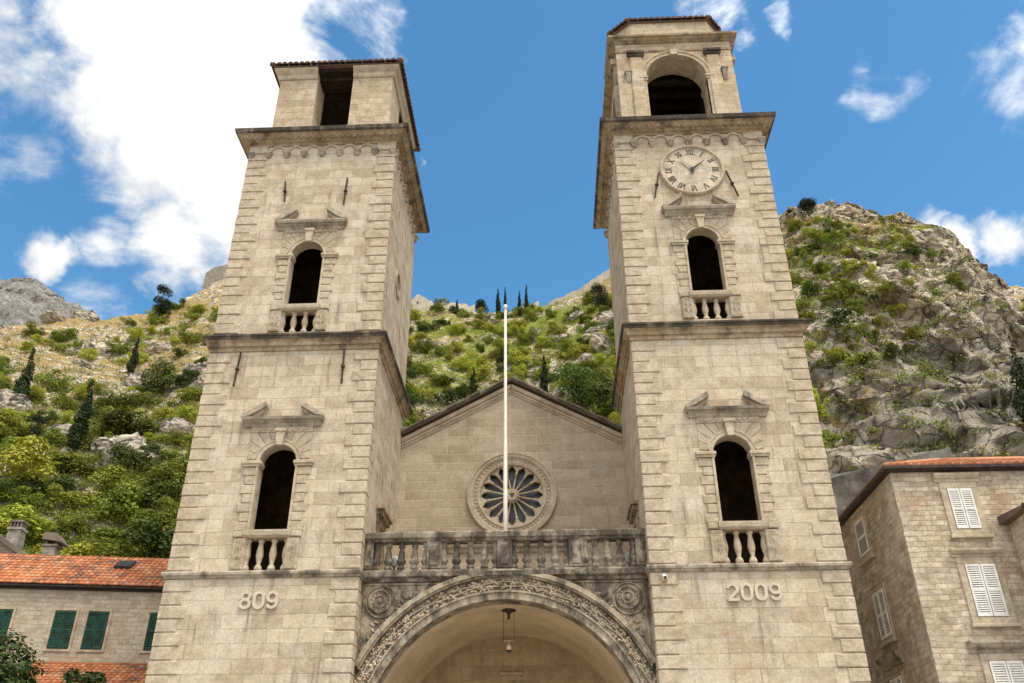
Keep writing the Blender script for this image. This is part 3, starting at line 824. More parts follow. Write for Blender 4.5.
for i, num in enumerate(['XII', 'I', 'II', 'III', 'IV', 'V', 'VI', 'VII', 'VIII', 'IX', 'X', 'XI']):
    m = MB(); ang = R(30 * i); h = .25; sx = .24 * (1 if len(num) < 4 else .82); W = sum(GLY[c][1] for c in num) - .3; x = -W / 2; segs = []
    for c in num:
        for (xa, za, xb, zb, th) in GLY[c][0]:
            segs.append(((x + xa) * sx, za * h, (x + xb) * sx, zb * h, .042 * (.35 + .65 * th)))
            for (xs, zz) in ((xa, za), (xb, zb)):
                if c != 'V' or zz > .5: segs.append(((x + xs) * sx - .035, zz * h, (x + xs) * sx + .035, zz * h, .015))
        x += GLY[c][1]
    r0 = .80
    for xa, za, xb, zb, wd in segs:
        tr = lambda X, Z: (CX + X * math.cos(ang) + (r0 + Z) * math.sin(ang), CZ - X * math.sin(ang) + (r0 + Z) * math.cos(ang))
        m.ribbon([tr(xa, za), tr(xb, zb)], wd, -.072, -.055)
    m.build('clock_numeral', 'numeral_black', clock)
def hand(ang, L, w, tail, mat, y):
    m = MB(); tr = lambda X, Z: (CX + X * math.cos(R(ang)) + Z * math.sin(R(ang)), CZ - X * math.sin(R(ang)) + Z * math.cos(R(ang)))
    m.plate([tr(-w, 0), tr(-w * .35, L * .8), tr(0, L), tr(w * .35, L * .8), tr(w, 0)], y, y + .015)
    if tail: m.disc_lathe([(.085, y + .01), (.085, y - .02)], CX, CZ, 16); m.plate([(CX - .05, CZ), (CX - .06, CZ - .16), (CX, CZ - .24), (CX + .06, CZ - .16), (CX + .05, CZ)], y - .012, y + .006)
    m.build('clock_hand', mat, clock)
hand(50, .72, .045, True, 'dark_metal', -.13)
hand(-44, .62, .05, False, 'pale_hand', -.10)


def y_mould(mb, y0, y1, prof, x, s):
    """moulding run along y on the face x, pushed out towards s"""
    n = len(prof); vs = [(x - s * o, y0 + o, z) for o, z in prof] + [(x - s * o, y1, z) for o, z in prof]
    mb.add(vs, [(i, (i + 1) % n, n + (i + 1) % n, n + i) for i in range(n)] + [tuple(range(n))[::-1], tuple(range(n, 2 * n))])


# square belfry on the left tower
bx0, bx1, by0, by1, bz0, bz1 = -9.98, -4.95, .5, 5.5, ZT - .1, 31.62
m = MB(); o0, o1 = -8.3, -6.72
m.box(bx0, o0, by0, by0 + 1.15, bz0, bz1); m.box(o1, bx1, by0, by0 + 1.15, bz0, bz1)
for xa, xb in ((bx0, bx0 + 1.1), (bx1 - 1.1, bx1)):
    m.box(xa, xb, by0 + 1.15, 2.4, bz0, bz1); m.box(xa, xb, 3.9, by1, bz0, bz1)
m.box(bx0 + 1.1, bx1 - 1.1, by1 - 1.1, by1, bz0, bz1)
m.box(o0, o1, by0 + .02, by0 + 1.1, bz0, bz0 + .22)
belfry = m.build('belfry', 'belfry_stone', cath); belfry['label'] = 'plain square belfry with a tall flat-headed opening'
prof = [(.02, 31.13), (-.05, 31.13), (-.09, 31.2), (-.11, 31.35), (-.2, 31.45), (-.27, 31.55), (-.27, 31.66), (.02, 31.66)]
m = MB(); P2 = [(by0 + o, z) for o, z in prof]
m.run_mould(bx0, o0, P2, m0=by0); m.run_mould(o1, bx1, P2, m1=by0)
y_mould(m, by0, by1, prof, bx1, 1); y_mould(m, by0, by1, prof, bx0, -1)
m.build('cornice', 'quoin_stone', belfry)
m = MB(); m.box(o0, o1, by0 + .22, by0 + 1.0, 31.28, 31.6); m.box(o0, o1, by0 - .12, by0 + .2, 31.5, 31.66); m.box(bx0 + 1.105, bx1 - 1.105, by1 - 1.2, by1 - 1.105, bz0, 31.4); m.box(bx0 + .3, bx1 - .3, by0 + 1.2, by1 - .3, 31.4, 31.6); m.build('lintel', 'wood_and_shade', belfry)  # wooden lintel, plus dark panels added to paint the shade inside


def hip_roof(x0, x1, y0, y1, z, pitch, mat, parent, tw=.25, rise=.10):
    m = MB(); m.box(x0 + .10, x1 - .10, y0 + .10, y1 - .10, z - .04, z + .01)
    c, s = math.cos(R(pitch)), math.sin(R(pitch)); W, D = x1 - x0, y1 - y0
    cap = min(W, D) / 2
    vf = lambda L: (lambda q: min(q, L - q, cap) / c)
    tile_slope(m, (x0, y0, z), (1, 0, 0), (0, c, s), W, vf(W), tw, rise=rise); tile_slope(m, (x1, y0, z), (0, 1, 0), (-c, 0, s), D, vf(D), tw, rise=rise)
    tile_slope(m, (x1, y1, z), (-1, 0, 0), (0, -c, s), W, vf(W), tw, rise=rise); tile_slope(m, (x0, y1, z), (0, -1, 0), (c, 0, s), D, vf(D), tw, rise=rise)
    h = cap * math.tan(R(pitch))
    if abs(W - D) < .2: A = B = ((x0 + x1) / 2, (y0 + y1) / 2, z + h)
    elif W > D: A, B = (x0 + cap, y0 + cap, z + h), (x1 - cap, y0 + cap, z + h)
    else: A, B = (x0 + cap, y0 + cap, z + h), (x0 + cap, y1 - cap, z + h)
    q = [(x0, y0, z), (x1, y0, z), (x1, y1, z), (x0, y1, z)]
    for a, b in (((q[0]), A), (q[1], B if W > D else A), (q[2], B), (q[3], A if W > D else B)): m.tube([(a[0], a[1], a[2] + .05), (b[0], b[1], b[2] + .08)], .1, 7)
    if A != B: m.tube([(A[0], A[1], A[2] + .06), (B[0], B[1], B[2] + .06)], .11, 7)
    return m.build('roof', mat, parent)


hip_roof(bx0 - .42, bx1 + .42, by0 - .42, by1 + .42, 31.70, 22, 'dark_tiles', belfry)

# arched belfry on the right tower
x0, x1, y0, y1 = 4.96, 10.0, .45, 5.5; cx = (x0 + x1) / 2; zs, hw, z1 = 30.5, 1.3, 32.8
m = MB(); m.plate([(x0, bz0), (x1, bz0), (x1, z1), (x0, z1)], y0, y0 + 1.1, [arch_hole(cx, hw, bz0 + .25, zs, 24)])
for xa, xb in ((x0, x0 + 1.0), (x1 - 1.0, x1)):
    m.plate([(y0 + 1.1, bz0), (y1 - 1, bz0), (y1 - 1, z1), (y0 + 1.1, z1)], xa, xb, [arch_hole((y0 + y1) / 2, 1.1, bz0 + .25, zs, 18)], 'yz')
m.box(x0, x1, y1 - 1, y1, bz0, z1); m.box(x0 + 1, x1 - 1, y0 + 1.1, y1 - 1, 32.3, 32.6)
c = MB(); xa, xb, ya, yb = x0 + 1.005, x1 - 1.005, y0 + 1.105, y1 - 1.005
c.box(xa, xb, yb - .05, yb, bz0 + .1, 32.28); c.box(xa, xb, ya, yb - .05, 32.2, 32.28); c.box(xa, xa + .05, ya, yb - .05, bz0 + .1, 32.2); c.box(xb - .05, xb, ya, yb - .05, bz0 + .1, 32.2)  # near-black shell added to paint the shade behind the arch
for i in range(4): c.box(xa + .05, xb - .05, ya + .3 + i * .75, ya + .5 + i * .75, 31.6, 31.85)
bel2_in = c
bel2 = m.build('belfry', 'belfry_stone', cath); bel2['label'] = 'belfry with a wide round arch and pilasters under an eight-sided top'
bel2_in.build('timber_shade_lining', 'wood_and_shade', bel2)
m = MB()
m.ribbon(arc(cx, zs, hw + .10, 0, 180, 28), .2, y0 - .05, y0 + .2); m.ribbon(arc(cx, zs, hw + .20, 0, 180, 28), .07, y0 - .09, y0 + .1)
for s in (-1, 1):
    a, b = sorted((cx + s * (hw - .04), cx + s * (hw + .27))); m.box(a, b, y0 - .08, y0 + 1.12, zs - .22, zs - .1); m.box(a - .03, b + .03, y0 - .12, y0 + 1.14, zs - .098, zs + .0)
    a, b = sorted((cx + s * (hw + .0), cx + s * (hw + .22))); m.box(a, b, y0 - .04, y0 + .2, bz0 + .3, zs - .222)
m.plate([(cx - .14, zs + 1.24), (cx + .14, zs + 1.24), (cx + .2, zs + 1.56), (cx - .2, zs + 1.56)], y0 - .16, y0 + .05)
m.build('arch_moulding', 'belfry_stone', bel2)
for s in (-1, 1):
    p = cx + s * 1.68; q = MB(); q.cbox(p - .27, p + .27, y0 - .1, y0 + .02, bz0 + .75, 31.72, .03); ob = q.build('pilaster', 'belfry_stone', bel2)
for s in (-1, 1):
    p = cx + s * 1.68; q = MB(); q.box(p - .33, p + .33, y0 - .15, y0 + .02, 31.722, 31.84); q.cbox(p - .38, p + .38, y0 - .22, y0 + .02, 31.842, 32.02, .03); q.build('capital', 'cornice_stone', bel2)
    q = MB(); q.cbox(p - .38, p + .38, y0 - .24, y0 + .02, bz0 + .1, bz0 + .60, .03); q.cbox(p - .43, p + .43, y0 - .30, y0 + .02, bz0 + .602, bz0 + .748, .03); q.build('pedestal', 'sill_stone', bel2)
    q = MB(); p = cx + s * 2.08
    q.hexa([(p - .09, y0 + .02, 30.2), (p + .09, y0 + .02, 30.2), (p + .09, y0 + .02, 30.72), (p - .09, y0 + .02, 30.72)], [(p - .06, y0 - .05, 30.22), (p + .06, y0 - .05, 30.22), (p + .12, y0 - .2, 30.7), (p - .12, y0 - .2, 30.7)]); q.box(p - .16, p + .16, y0 - .22, y0 + .02, 30.722, 30.82); q.build('bracket', 'sill_stone', bel2)
    X = x0 if s < 0 else x1; q = MB()
    for yy in (1.1, 4.9):
        a, b = sorted((X - s * .02, X + s * .12)); q.box(a, b, yy - .28, yy + .28, bz0 + .7, 31.72)
        a, b = sorted((X - s * .02, X + s * .24)); q.box(a, b, yy - .38, yy + .38, 31.722, 32.02); q.box(a, b, yy - .4, yy + .4, bz0 + .1, bz0 + .698)
        a, b = sorted((X - s * .02, X + s * .13)); q.box(a, b, yy - .36, yy - .1, 30.55, 30.8)
    q.build('side_pilaster', 'sill_stone', bel2)
m = MB(); m.ring_mould(x0, x1, y0, y1, [(-.02, 32.06), (.04, 32.06), (.05, 32.16), (-.02, 32.2)]); m.ring_mould(x0, x1, y0, y1, [(-.02, 32.6), (.06, 32.6), (.10, 32.64), (.2, 32.68), (.24, 32.73), (.33, 32.76), (.34, 32.86), (-.02, 32.95)])
m.build('cornice', 'underside_stone', bel2)
oc = [(5.80, 1.05), (9.35, 1.05), (9.92, 1.75), (9.92, 4.4), (9.35, 5.1), (5.80, 5.1), (5.02, 4.4), (5.02, 1.75)]
m = MB(); m.plate(oc, 32.8, 34.66, plane='xy'); m.build('attic', 'belfry_stone', bel2)
m = MB(); e = .16; ctr = Vector((7.5, 3.08, 0))
oo = [Vector((a, b, 0)) + (Vector((a, b, 0)) - ctr).normalized() * .22 for a, b in oc]
m.plate([tuple((p * .96 + ctr * .04).xy) for p in oo], 34.662, 34.72, plane='xy')
for i in range(8):
    a, b = oo[i], oo[(i + 1) % 8]; u = (b - a); L = u.length; u = u.normalized(); nn = Vector((-u.y, u.x, 0)); V = (ctr - a).dot(nn); au = (ctr - a).dot(u)
    pt = 18; v = nn * math.cos(R(pt)) + Vector((0, 0, math.sin(R(pt))))
    tile_slope(m, Vector((a.x, a.y, 34.74)), u, v, L, lambda q, V=V, L=L, au=au: V / math.cos(R(pt)) * min(q / au, (L - q) / (L - au)) * .99, .25, rise=.10)
    m.tube([(a.x, a.y, 34.80), (ctr.x, ctr.y, 34.80 + V * math.tan(R(pt)))], .09, 7)
m.build('roof', 'dark_tiles', bel2)

# nave front: gable wall with the rose window
GX0, GX1, GY = LT1, RT0, 6.0; RC = (.04, 13.6)
m = MB(); m.plate([(GX0, 8.9), (GX1, 8.9), (GX1, 16.05), (.02, 18.45), (GX0, 16.05)], GY, GY + .6, [ngon(RC[0], RC[1], 1.3, 48)])
gable = m.build('gable_wall', 'gable_stone', cath)
m = MB()
for s in (-1, 1):
    xe = GX0 if s < 0 else GX1
    f = lambda d: [(xe, 16.06 - d), (.02, 18.46 - d)]
    m.ribbon(f(.09), .16, GY - .16, GY + .02); m.ribbon(f(.245), .14, GY - .09, GY + .02); m.ribbon(f(.37), .09, GY - .045, GY + .02)
m.build('raking_cornice', 'gable_stone', gable)
m = MB()
for s in (-1, 1):
    xe = GX0 if s < 0 else GX1; A, B = Vector((xe, 0, 16.17)), Vector((.02, 0, 18.57)); d = (B - A); L = d.length; d.normalize(); nrm = Vector((-d.z, 0, d.x));
    if nrm.z < 0: nrm = -nrm
    a, b = A + nrm * .0, B + nrm * .0
    f0 = len(m.f)
    m.hexa([(a.x, GY - .3, a.z), (b.x, GY - .3, b.z), (b.x + nrm.x * .05, GY - .3, b.z + .06), (a.x + nrm.x * .05, GY - .3, a.z + .06)], [(a.x, GY + 24, a.z), (b.x, GY + 24, b.z), (b.x + nrm.x * .05, GY + 24, b.z + .06), (a.x + nrm.x * .05, GY + 24, a.z + .06)])
    for q in range(f0, len(m.f)): m.uv[q] = (3.5, 2.5)
    k = 14
    for i in range(k):
        a = A + d * (L * i / k) + nrm * .062; b = A + d * (L * (i + 1.12) / k) + nrm * .075; th = nrm * rng.uniform(.07, .11); yo = GY - .36 + rng.uniform(-.05, .05)
        if i == k - 1: b = B + nrm * .075
        for row in range(3):
            f0 = len(m.f); ya, yb = (yo, GY + .5) if row == 0 else (GY + .52 + (row - 1) * .9, GY + 1.38 + (row - 1) * .9)
            m.hexa([(a.x, ya, a.z), (b.x, ya, b.z), (b.x + th.x, ya, b.z + th.z), (a.x + th.x, ya, a.z + th.z)], [(a.x, yb, a.z), (b.x, yb, b.z), (b.x + th.x, yb, b.z + th.z), (a.x + th.x, yb, a.z + th.z)])
            for q in range(f0, len(m.f)): m.uv[q] = (i + .5 + 20 * s, row * 7 + .5)
m.build('nave_roof', 'slab_tiles', cath)
m = MB(); m.box(GX0, GX0 + .6, GY + .6, GY + 24, 0, 16.0); m.box(GX1 - .6, GX1, GY + .6, GY + 24, 0, 16.0); m.build('nave_wall', 'old_wall_stone', cath)

rose = MB(); vs = []; N = 64; rp = [(1.25, 6.15), (1.25, 5.93), (1.36, 5.90), (1.40, 5.95), (1.50, 5.95), (1.54, 5.89), (1.60, 5.86), (1.66, 5.86), (1.70, 5.82), (1.76, 5.82), (1.78, 5.86), (1.78, 6.02)]
for rr, y in rp:
    for k in range(N): a = 2 * math.pi * k / N; vs.append((RC[0] + rr * math.sin(a), y, RC[1] + rr * math.cos(a)))
rose.add(vs, [(i * N + k, i * N + (k + 1) % N, (i + 1) * N + (k + 1) % N, (i + 1) * N + k) for i in range(len(rp) - 1) for k in range(N)])
for k in range(56):                                          # beaded ring of leaves
    a = 2 * math.pi * k / 56; rose.lump((RC[0] + 1.455 * math.sin(a), 5.945, RC[1] + 1.455 * math.cos(a)), .045, .035, .06, -a)
ros = rose.build('rose_window', 'gable_stone', cath); ros['label'] = 'round sixteen-petal rose window'
m = MB(); m.disc_lathe([(1.28, 6.34), (1.28, 6.3)], RC[0], RC[1], 48); m.build('glass', 'rose_glass', ros)
inner = []
for k in range(16):
    for da, rr in ((-11.25, 1.0), (-8, 1.04), (-6.5, 1.13), (-4.2, 1.135), (-3, 1.19), (0, 1.23), (3, 1.19), (4.2, 1.135), (6.5, 1.13), (8, 1.04)):
        a = R(k * 22.5 + da); inner.append((RC[0] + rr * math.sin(a), RC[1] + rr * math.cos(a)))
m = MB(); m.plate(ngon(RC[0], RC[1], 1.27, 64), 6.02, 6.16, [inner]); m.build('tracery', 'gable_stone', ros)
for k in range(16):
    a = R(k * 22.5 + 11.25); m = MB(); tr = lambda q: (RC[0] + q * math.sin(a), 6.08, RC[1] + q * math.cos(a))
    m.tube([tr(.2), tr(.3), tr(.31), tr(.86), tr(.87), tr(1.04)], [.05, .05, .033, .036, .055, .062], 7); m.build('spoke', 'gable_stone', ros)
m = MB(); m.disc_lathe([(.25, 6.16), (.25, 6.0), (.21, 5.97)], RC[0], RC[1], 24); hub = m.build('hub', 'gable_stone', ros)
m = MB()
for a in (60, 180, 300): m.disc_lathe([(.05, 5.98), (.05, 5.962)], RC[0] + .055 * math.sin(R(a)), RC[1] + .055 * math.cos(R(a)), 12)
m.build('trefoil', 'dark_glass', ros)
m = MB(); m.run_mould(-2.45, 2.15, [(GY + .02, 11.30), (GY - .06, 11.30), (GY - .1, 11.42), (GY - .2, 11.48), (GY - .24, 11.62), (GY - .24, 11.66), (GY + .02, 11.7)]); m.build('lintel_moulding', 'sill_stone', gable)

# entrance porch
PC, PR, PY = 4.08, 4.15, .62
m = MB(); m.plate([(GX0, 0), (-PR, 0), (-PR, PC)] + arc(0.02, PC, PR, 180, 0, 48)[1:-1] + [(PR, PC), (PR, 0), (GX1, 0), (GX1, 8.93), (GX0, 8.93)], PY, PY + .6)
porch = m.build('porch_arch', 'arch_stone', cath)
m = MB(); m.ribbon(arc(.02, PC, PR + .16, 0, 180, 56), .3, PY + .603, GY); m.build('vault', 'vault_plaster', porch)
m = MB(); m.box(GX0, GX1, GY, GY + .3, 0, 8.88); m.build('back_wall', 'porch_stone', porch)
m = MB(); m.box(GX0 + .01, GX1 - .01, PY + .3, GY, 8.70, 8.98); m.build('terrace_floor', 'sill_stone', porch)
m = MB(); m.ribbon(arc(.02, PC, 4.96, 26.5, 153.5, 64), .15, PY - .26, PY + .02); m.ribbon(arc(.02, PC, 4.855, 26, 154, 64), .06, PY - .2, PY + .02); m.build('hood_moulding', 'arch_stone', porch)
m = MB(); m.ribbon(arc(.02, PC, 4.25, 12, 168, 64), .21, PY - .1, PY + .04); m.ribbon(arc(.02, PC, 4.385, 14, 166, 64), .06, PY - .15, PY + .02); m.build('inner_moulding', 'arch_stone', porch)
m = MB(); m.ribbon(arc(.02, PC, 4.61, 16, 164, 64), .42, PY - .045, PY + .02); m.build('band_ground', 'dark_ground', porch)  # backing set darker than the leaves, for dark gaps between them
m = MB()
for i in range(560):                                         # dense leaf carving
    a = 18 + 144 * (i + rng.uniform(-.4, .4)) / 560; rr = 4.61 + rng.uniform(-.18, .18); k = rng.uniform(.7, 1.35)
    m.lump((.02 + rr * math.cos(R(a)), PY - .04, PC + rr * math.sin(R(a))), .060 * k, .080 * k, .044 * k, R(a) + rng.choice([.4, 1.2, 2.0, 2.7]) + rng.uniform(-.3, .3), 5)
for sg in (-1, 1): m.ribbon([(.02 + (4.61 + sg * .075 * math.sin(R(q * 9))) * math.cos(R(q)), PC + (4.61 + sg * .075 * math.sin(R(q * 9))) * math.sin(R(q))) for q in np.arange(18, 162, .7)], .03, PY - .11 - .004 * sg, PY)
m.build('carved_band', 'carved_stone', porch)
for (x, z) in ((-3.85, 8.22), (3.82, 8.25)):
    m = MB(); prof = [(.36, PY + .01), (.36, PY - .08), (.31, PY - .10), (.29, PY - .05), (.22, PY - .05), (.20, PY - .10), (.15, PY - .10), (.13, PY - .06), (.09, PY - .06), (.08, PY - .12), (.03, PY - .13)]
    m.disc_lathe(prof, x, z, 28)
    for k in range(14): a = 2 * math.pi * k / 14; m.lump((x + .255 * math.sin(a), PY - .055, z + .255 * math.cos(a)), .035, .03, .035)
    m.build('rosette', 'arch_stone', porch)
for s in (-1, 1):                                            # sunk spandrel panels: raised edging and relief leaves
    m = MB(); X = .02 + s * 4.36
    m.ribbon([(X, 6.75), (X, 8.74), (.02 + s * 1.6, 8.74)], .06, PY - .05, PY + .02)
    m.ribbon(arc(X - s * .55 if False else .02 + s * 3.83, 8.22, .48, 0, 350, 24), .05, PY - .05, PY + .02, True)
    for i in range(26):
        a = (62 - 34 * i / 25) if s > 0 else (118 + 34 * i / 25); rr = 5.2 + .12 * math.sin(i * 1.3)
        x, z = .02 + rr * math.cos(R(a)), PC + rr * math.sin(R(a))
        if abs(x) < 4.3 and z < 8.68 and math.hypot(x - (.02 + s * 3.83), z - 8.22) > .5: m.lump((x, PY, z), .11, .06, .05, R(a) + rng.uniform(-.8, .8))
    for i in range(9):
        x = .02 + s * (2.0 + i * .13); m.lump((x, PY, 8.5 - .02 * i), .07, .05, .09, rng.uniform(-.6, .6))
    m.build('spandrel_relief', 'arch_stone', porch)
m = MB(); m.run_mould(GX0 + .01, GX1 - .01, [(PY + .3, 8.93), (PY - .1, 8.80), (PY - .14, 8.88), (PY - .26, 8.93), (PY - .28, 9.06), (PY + .3, 9.08)]); m.build('ledge', 'balcony_stone', porch)

# balustrade of the terrace
BY = .64
m = MB(); m.run_mould(GX0 + .02, GX1 - .02, [(BY + .2, 10.06), (BY - .18, 10.06), (BY - .22, 10.12), (BY - .28, 10.16), (BY - .30, 10.31), (BY - .24, 10.36), (BY + .2, 10.36)])
balu = m.build('balustrade', 'balcony_stone', cath); balu['label'] = 'blackened stone balustrade above the porch arch'
m = MB(); m.run_mould(GX0 + .02, GX1 - .02, [(BY + .2, 9.085), (BY - .22, 9.085), (BY - .2, 9.16), (BY + .2, 9.18)]); m.build('plinth', 'balcony_stone', balu)
for (x, w) in ((-4.31, .30), (-2.21, .48), (.03, .48), (2.29, .48), (4.33, .34)):
    m = MB(); m.cbox(x - w / 2, x + w / 2, BY - .2, BY + .16, 9.182, 10.058, .02); m.cbox(x - w * .3, x + w * .3, BY - .235, BY - .15, 9.28, 9.95, .02); m.build('pedestal', 'balcony_stone', balu)
for x in (-4.06, -3.69, -3.27, -2.85, -2.49, -1.93, -1.51, -1.06, -.62, -.25, .31, .73, 1.18, 1.62, 2.01, 2.56, 2.89, 3.28, 3.67, 4.08):
    m = MB(); H = .876
    m.lathe([(.125, 0), (.125, .10), (.085, .13), (.10, .17), (.145, .25), (.15, .31), (.105, .36), (.115, .42), (.095, .56), (.07, .66), (.072, .70), (.11, .73), (.11, .77), (.085, .80), (.115, .82), (.115, H)], x, BY, 10, cz=9.182)
    m.build('baluster', 'balcony_stone', balu)

# niche with a small gilded figure on the porch wall
m = MB(); m.plate([(-.33, 5.6), (.33, 5.6), (.33, 6.86), (-.33, 6.86)], GY - .09, GY + .01, [[(-.2, 5.7)] + [(.2, 5.7)] + arc(0, 6.5, .2, 0, 180, 10)]); m.box(-.42, .42, GY - .2, GY + .01, 6.862, 6.95)
nich = m.build('wall_niche', 'porch_stone', porch)
m = MB(); m.lathe([(.16, 0), (.17, .3), (.13, .55), (.06, .62), (.08, .7), (.075, .8), (.03, .86)], 0.02, GY - .04, 10, cz=5.72); fig = m.build('figure', 'gold_figure', porch)

# ------------------------------------------------------------------ things on and around the cathedral
pole = thing('flagpole', 'tall thin white flagpole rising in front of the rose window', 'flagpole', (0.0, 1.5, 8.98))
m = MB(); m.lathe([(.078, 0), (.074, 3), (.06, 7), (.042, 10.45)], 0, 0, 12); m.build('pole_shaft', 'pole_paint', pole)
m = MB(); m.lathe([(.045, 10.45), (.08, 10.48), (.09, 10.55), (.06, 10.62), (.02, 10.66)], 0, 0, 12); m.build('finial', 'pole_paint', pole)
m = MB(); m.lathe([(.22, 0.0), (.22, .04), (.12, .06), (.12, .3)], 0, 0, 14); m.build('base_socket', 'dark_metal', pole)

lan = thing('hanging_lantern', 'small lantern hanging on wires from a dark ceiling rose inside the porch vault', 'lantern', (.09, 2.0, 6.95))
m = MB(); m.lathe([(.05, 1.0), (.04, 1.12), (.09, 1.2), (.24, 1.255), (.24, 1.27)], 0, 0, 16); m.build('ceiling_rose', 'rusty_iron', lan)
for s in (-1, 1):
    m = MB(); m.tube([(s * .17, 0, .32), (s * .17, 0, 1.22)], .008, 5); m.build('wire', 'dark_metal', lan)
m = MB(); m.tube([(-.17, 0, .32), (.17, 0, .32)], .01, 5); m.tube([(0, 0, .32), (0, 0, .2)], .012, 5); m.lathe([(.07, .04), (.08, .06), (.085, .15), (.03, .2)], 0, 0, 12); m.build('lamp_body', 'vault_plaster', lan)
m = MB(); m.lathe([(.08, .0), (.09, .02), (.07, .04)], 0, 0, 12); m.build('lamp_base', 'dark_metal', lan)

cc = thing('security_camera', 'small white camera with a dark lens on the clock tower corner below the moulding', 'camera', (4.9, 0, 8.62))
m = MB(); m.box(-.06, .06, -.12, .01, .04, .14); m.tube([(0, -.1, .08), (0, -.2, .02)], .03, 8); m.build('bracket', 'white_paint', cc)
m = MB(); m.cbox(-.08, .08, -.3, -.06, -.08, .04, .03); m.build('housing', 'clock_stone', cc)
m = MB(); m.disc_lathe([(.05, -.295), (.05, -.315)], .0, -.02, 14); m.build('lens', 'dark_glass', cc)
for (x, lab) in ((-3.58, 'small white floodlight behind the balustrade next to the 809 tower'), (4.0, 'small white floodlight behind the balustrade next to the clock tower')):
    fl = thing('floodlight', lab, 'floodlight', (x, 1.15, 8.98), 0, 'floodlights on the terrace')
    m = MB(); m.tube([(0, 0, 0), (0, 0, .5)], .03, 8); m.lathe([(.1, 0), (.1, .03)], 0, 0, 12); m.build('stand', 'dark_metal', fl)
    m = MB(); m.lathe([(.06, .45), (.12, .52), (.13, .72), (.09, .8)], 0, 0, 12); m.build('lamp_head', 'white_paint', fl)


# ------------------------------------------------------------------ houses
def facade_map(m, O, u, n):
    """turn facade coordinates (x along, -y outward, z up) into the house's own frame"""
    O, u, n = Vector(O), Vector(u), Vector(n)
    m.v = [tuple(O + u * x - n * y + Vector((0, 0, z))) for x, y, z in m.v]; return m


def shutter_window(parent, O, u, n, x0, x1, z0, z1, mat, hood=None, leaves=2, frame=.11, sill=True, hood_mat='trim_stone', open_leaf=0.):
    F = lambda m: facade_map(m, O, u, n)
    m = MB()
    m.cbox(x0 - frame, x0, -.05, .03, z0, z1, .01); m.cbox(x1, x1 + frame, -.05, .03, z0, z1, .01); m.cbox(x0 - frame, x1 + frame, -.055, .03, z1 + .001, z1 + frame, .01)
    m.cbox(x0 - frame, x1 + frame, -.055, .03, z0 - frame, z0 - .001, .01)
    w = F(m).build('window', 'trim_stone', parent)
    m = MB(); m.box(x0 + .003, x1 - .003, -.014, .02, z0 + .003, z1 - .003); F(m).build('pane', 'dark_glass', w)
    W = (x1 - x0) / leaves
    for k in range(leaves):
        a, b = x0 + k * W + .012, x0 + (k + 1) * W - .012; s = MB(); t = .055
        s.box(a, a + t, -.075, -.03, z0 + .012, z1 - .012); s.box(b - t, b, -.075, -.03, z0 + .012, z1 - .012)
        for zz in (z0 + .012, (z0 + z1) / 2 - .04, z1 - .012 - .08): s.box(a + t, b - t, -.072, -.033, zz, zz + .08)
        nsl = int((z1 - z0) / .072)
        for i in range(nsl):
            zz = z0 + .09 + i * (z1 - z0 - .18) / nsl
            s.hexa([(a + t, -.068, zz), (b - t, -.068, zz), (b - t, -.062, zz + .008), (a + t, -.062, zz + .008)], [(a + t, -.042, zz + .052), (b - t, -.042, zz + .052), (b - t, -.036, zz + .060), (a + t, -.036, zz + .060)])
        F(s).build('shutter', mat, w)
    if hood:
        ex, hz0, hz1, pr = hood; m = MB(); h = hz1 - hz0
        m.run_mould(x0 - frame - ex, x1 + frame + ex, [(.03, hz0), (-.05, hz0), (-.06, hz0 + h * .3), (-pr * .7, hz0 + h * .45), (-pr, hz0 + h * .8), (-pr, hz1), (.03, hz1 + .02)])
        F(m).build('lintel', hood_mat, w)
    if sill:
        m = MB(); m.cbox(x0 - frame - .06, x1 + frame + .06, -.13, .03, z0 - frame - .1, z0 - frame - .002, .015); F(m).build('sill', hood_mat, w)
    return w


house = thing('stone_house', 'tall brown stone house with white louvred shutters and a red tiled hip roof', 'house', (12.5, .3, 0))
m = MB(); m.box(0, 9.5, 0, 6.2, 0, 12.1); m.build('wall', 'house_stone_brown', house)
m = MB(); m.ring_mould(0, 9.5, 0, 6.2, [(-.02, 12.02), (.18, 12.04), (.26, 12.08), (.26, 12.17), (.2, 12.17), (.2, 12.12), (-.02, 12.12)]); m.build('gutter', 'brown_gutter', house)
hip_roof(-.17, 9.7, -.2, 6.4, 12.16, 23.5, 'terracotta_clean', house, .27, .08)
fx = ((0, 0, 0), (1, 0, 0), (0, -1, 0)); lx = ((0, 0, 0), (0, -1, 0), (-1, 0, 0))
shutter_window(house, *fx, 1.63, 2.40, 10.12, 11.45, 'white_paint', (.12, 11.66, 11.93, .16), frame=.2)
shutter_window(house, *fx, 1.55, 2.46, 7.45, 9.03, 'white_paint', (.12, 9.24, 9.46, .2), frame=.2)
shutter_window(house, *fx, 1.5, 2.46, 4.5, 6.22, 'white_paint', (.28, 6.43, 6.74, .28), frame=.2, hood_mat='sill_stone')
shutter_window(house, *lx, -3.95, -3.0, 10.36, 11.62, 'white_paint', (.05, 11.80, 11.95, .08), 1, .16)
shutter_window(house, *lx, -3.62, -2.62, 7.50, 9.02, 'white_paint', None)
shutter_window(house, *lx, -3.66, -2.66, 4.6, 6.28, 'white_paint', (.3, 6.6, 6.95, .25), hood_mat='sill_stone')
m = MB(); m.ribbon(arc(-3.12, 9.12, .62, 12, 168, 16), .2, -.03, .02); facade_map(m, *lx).build('relieving_arch', 'house_stone_brown', house)

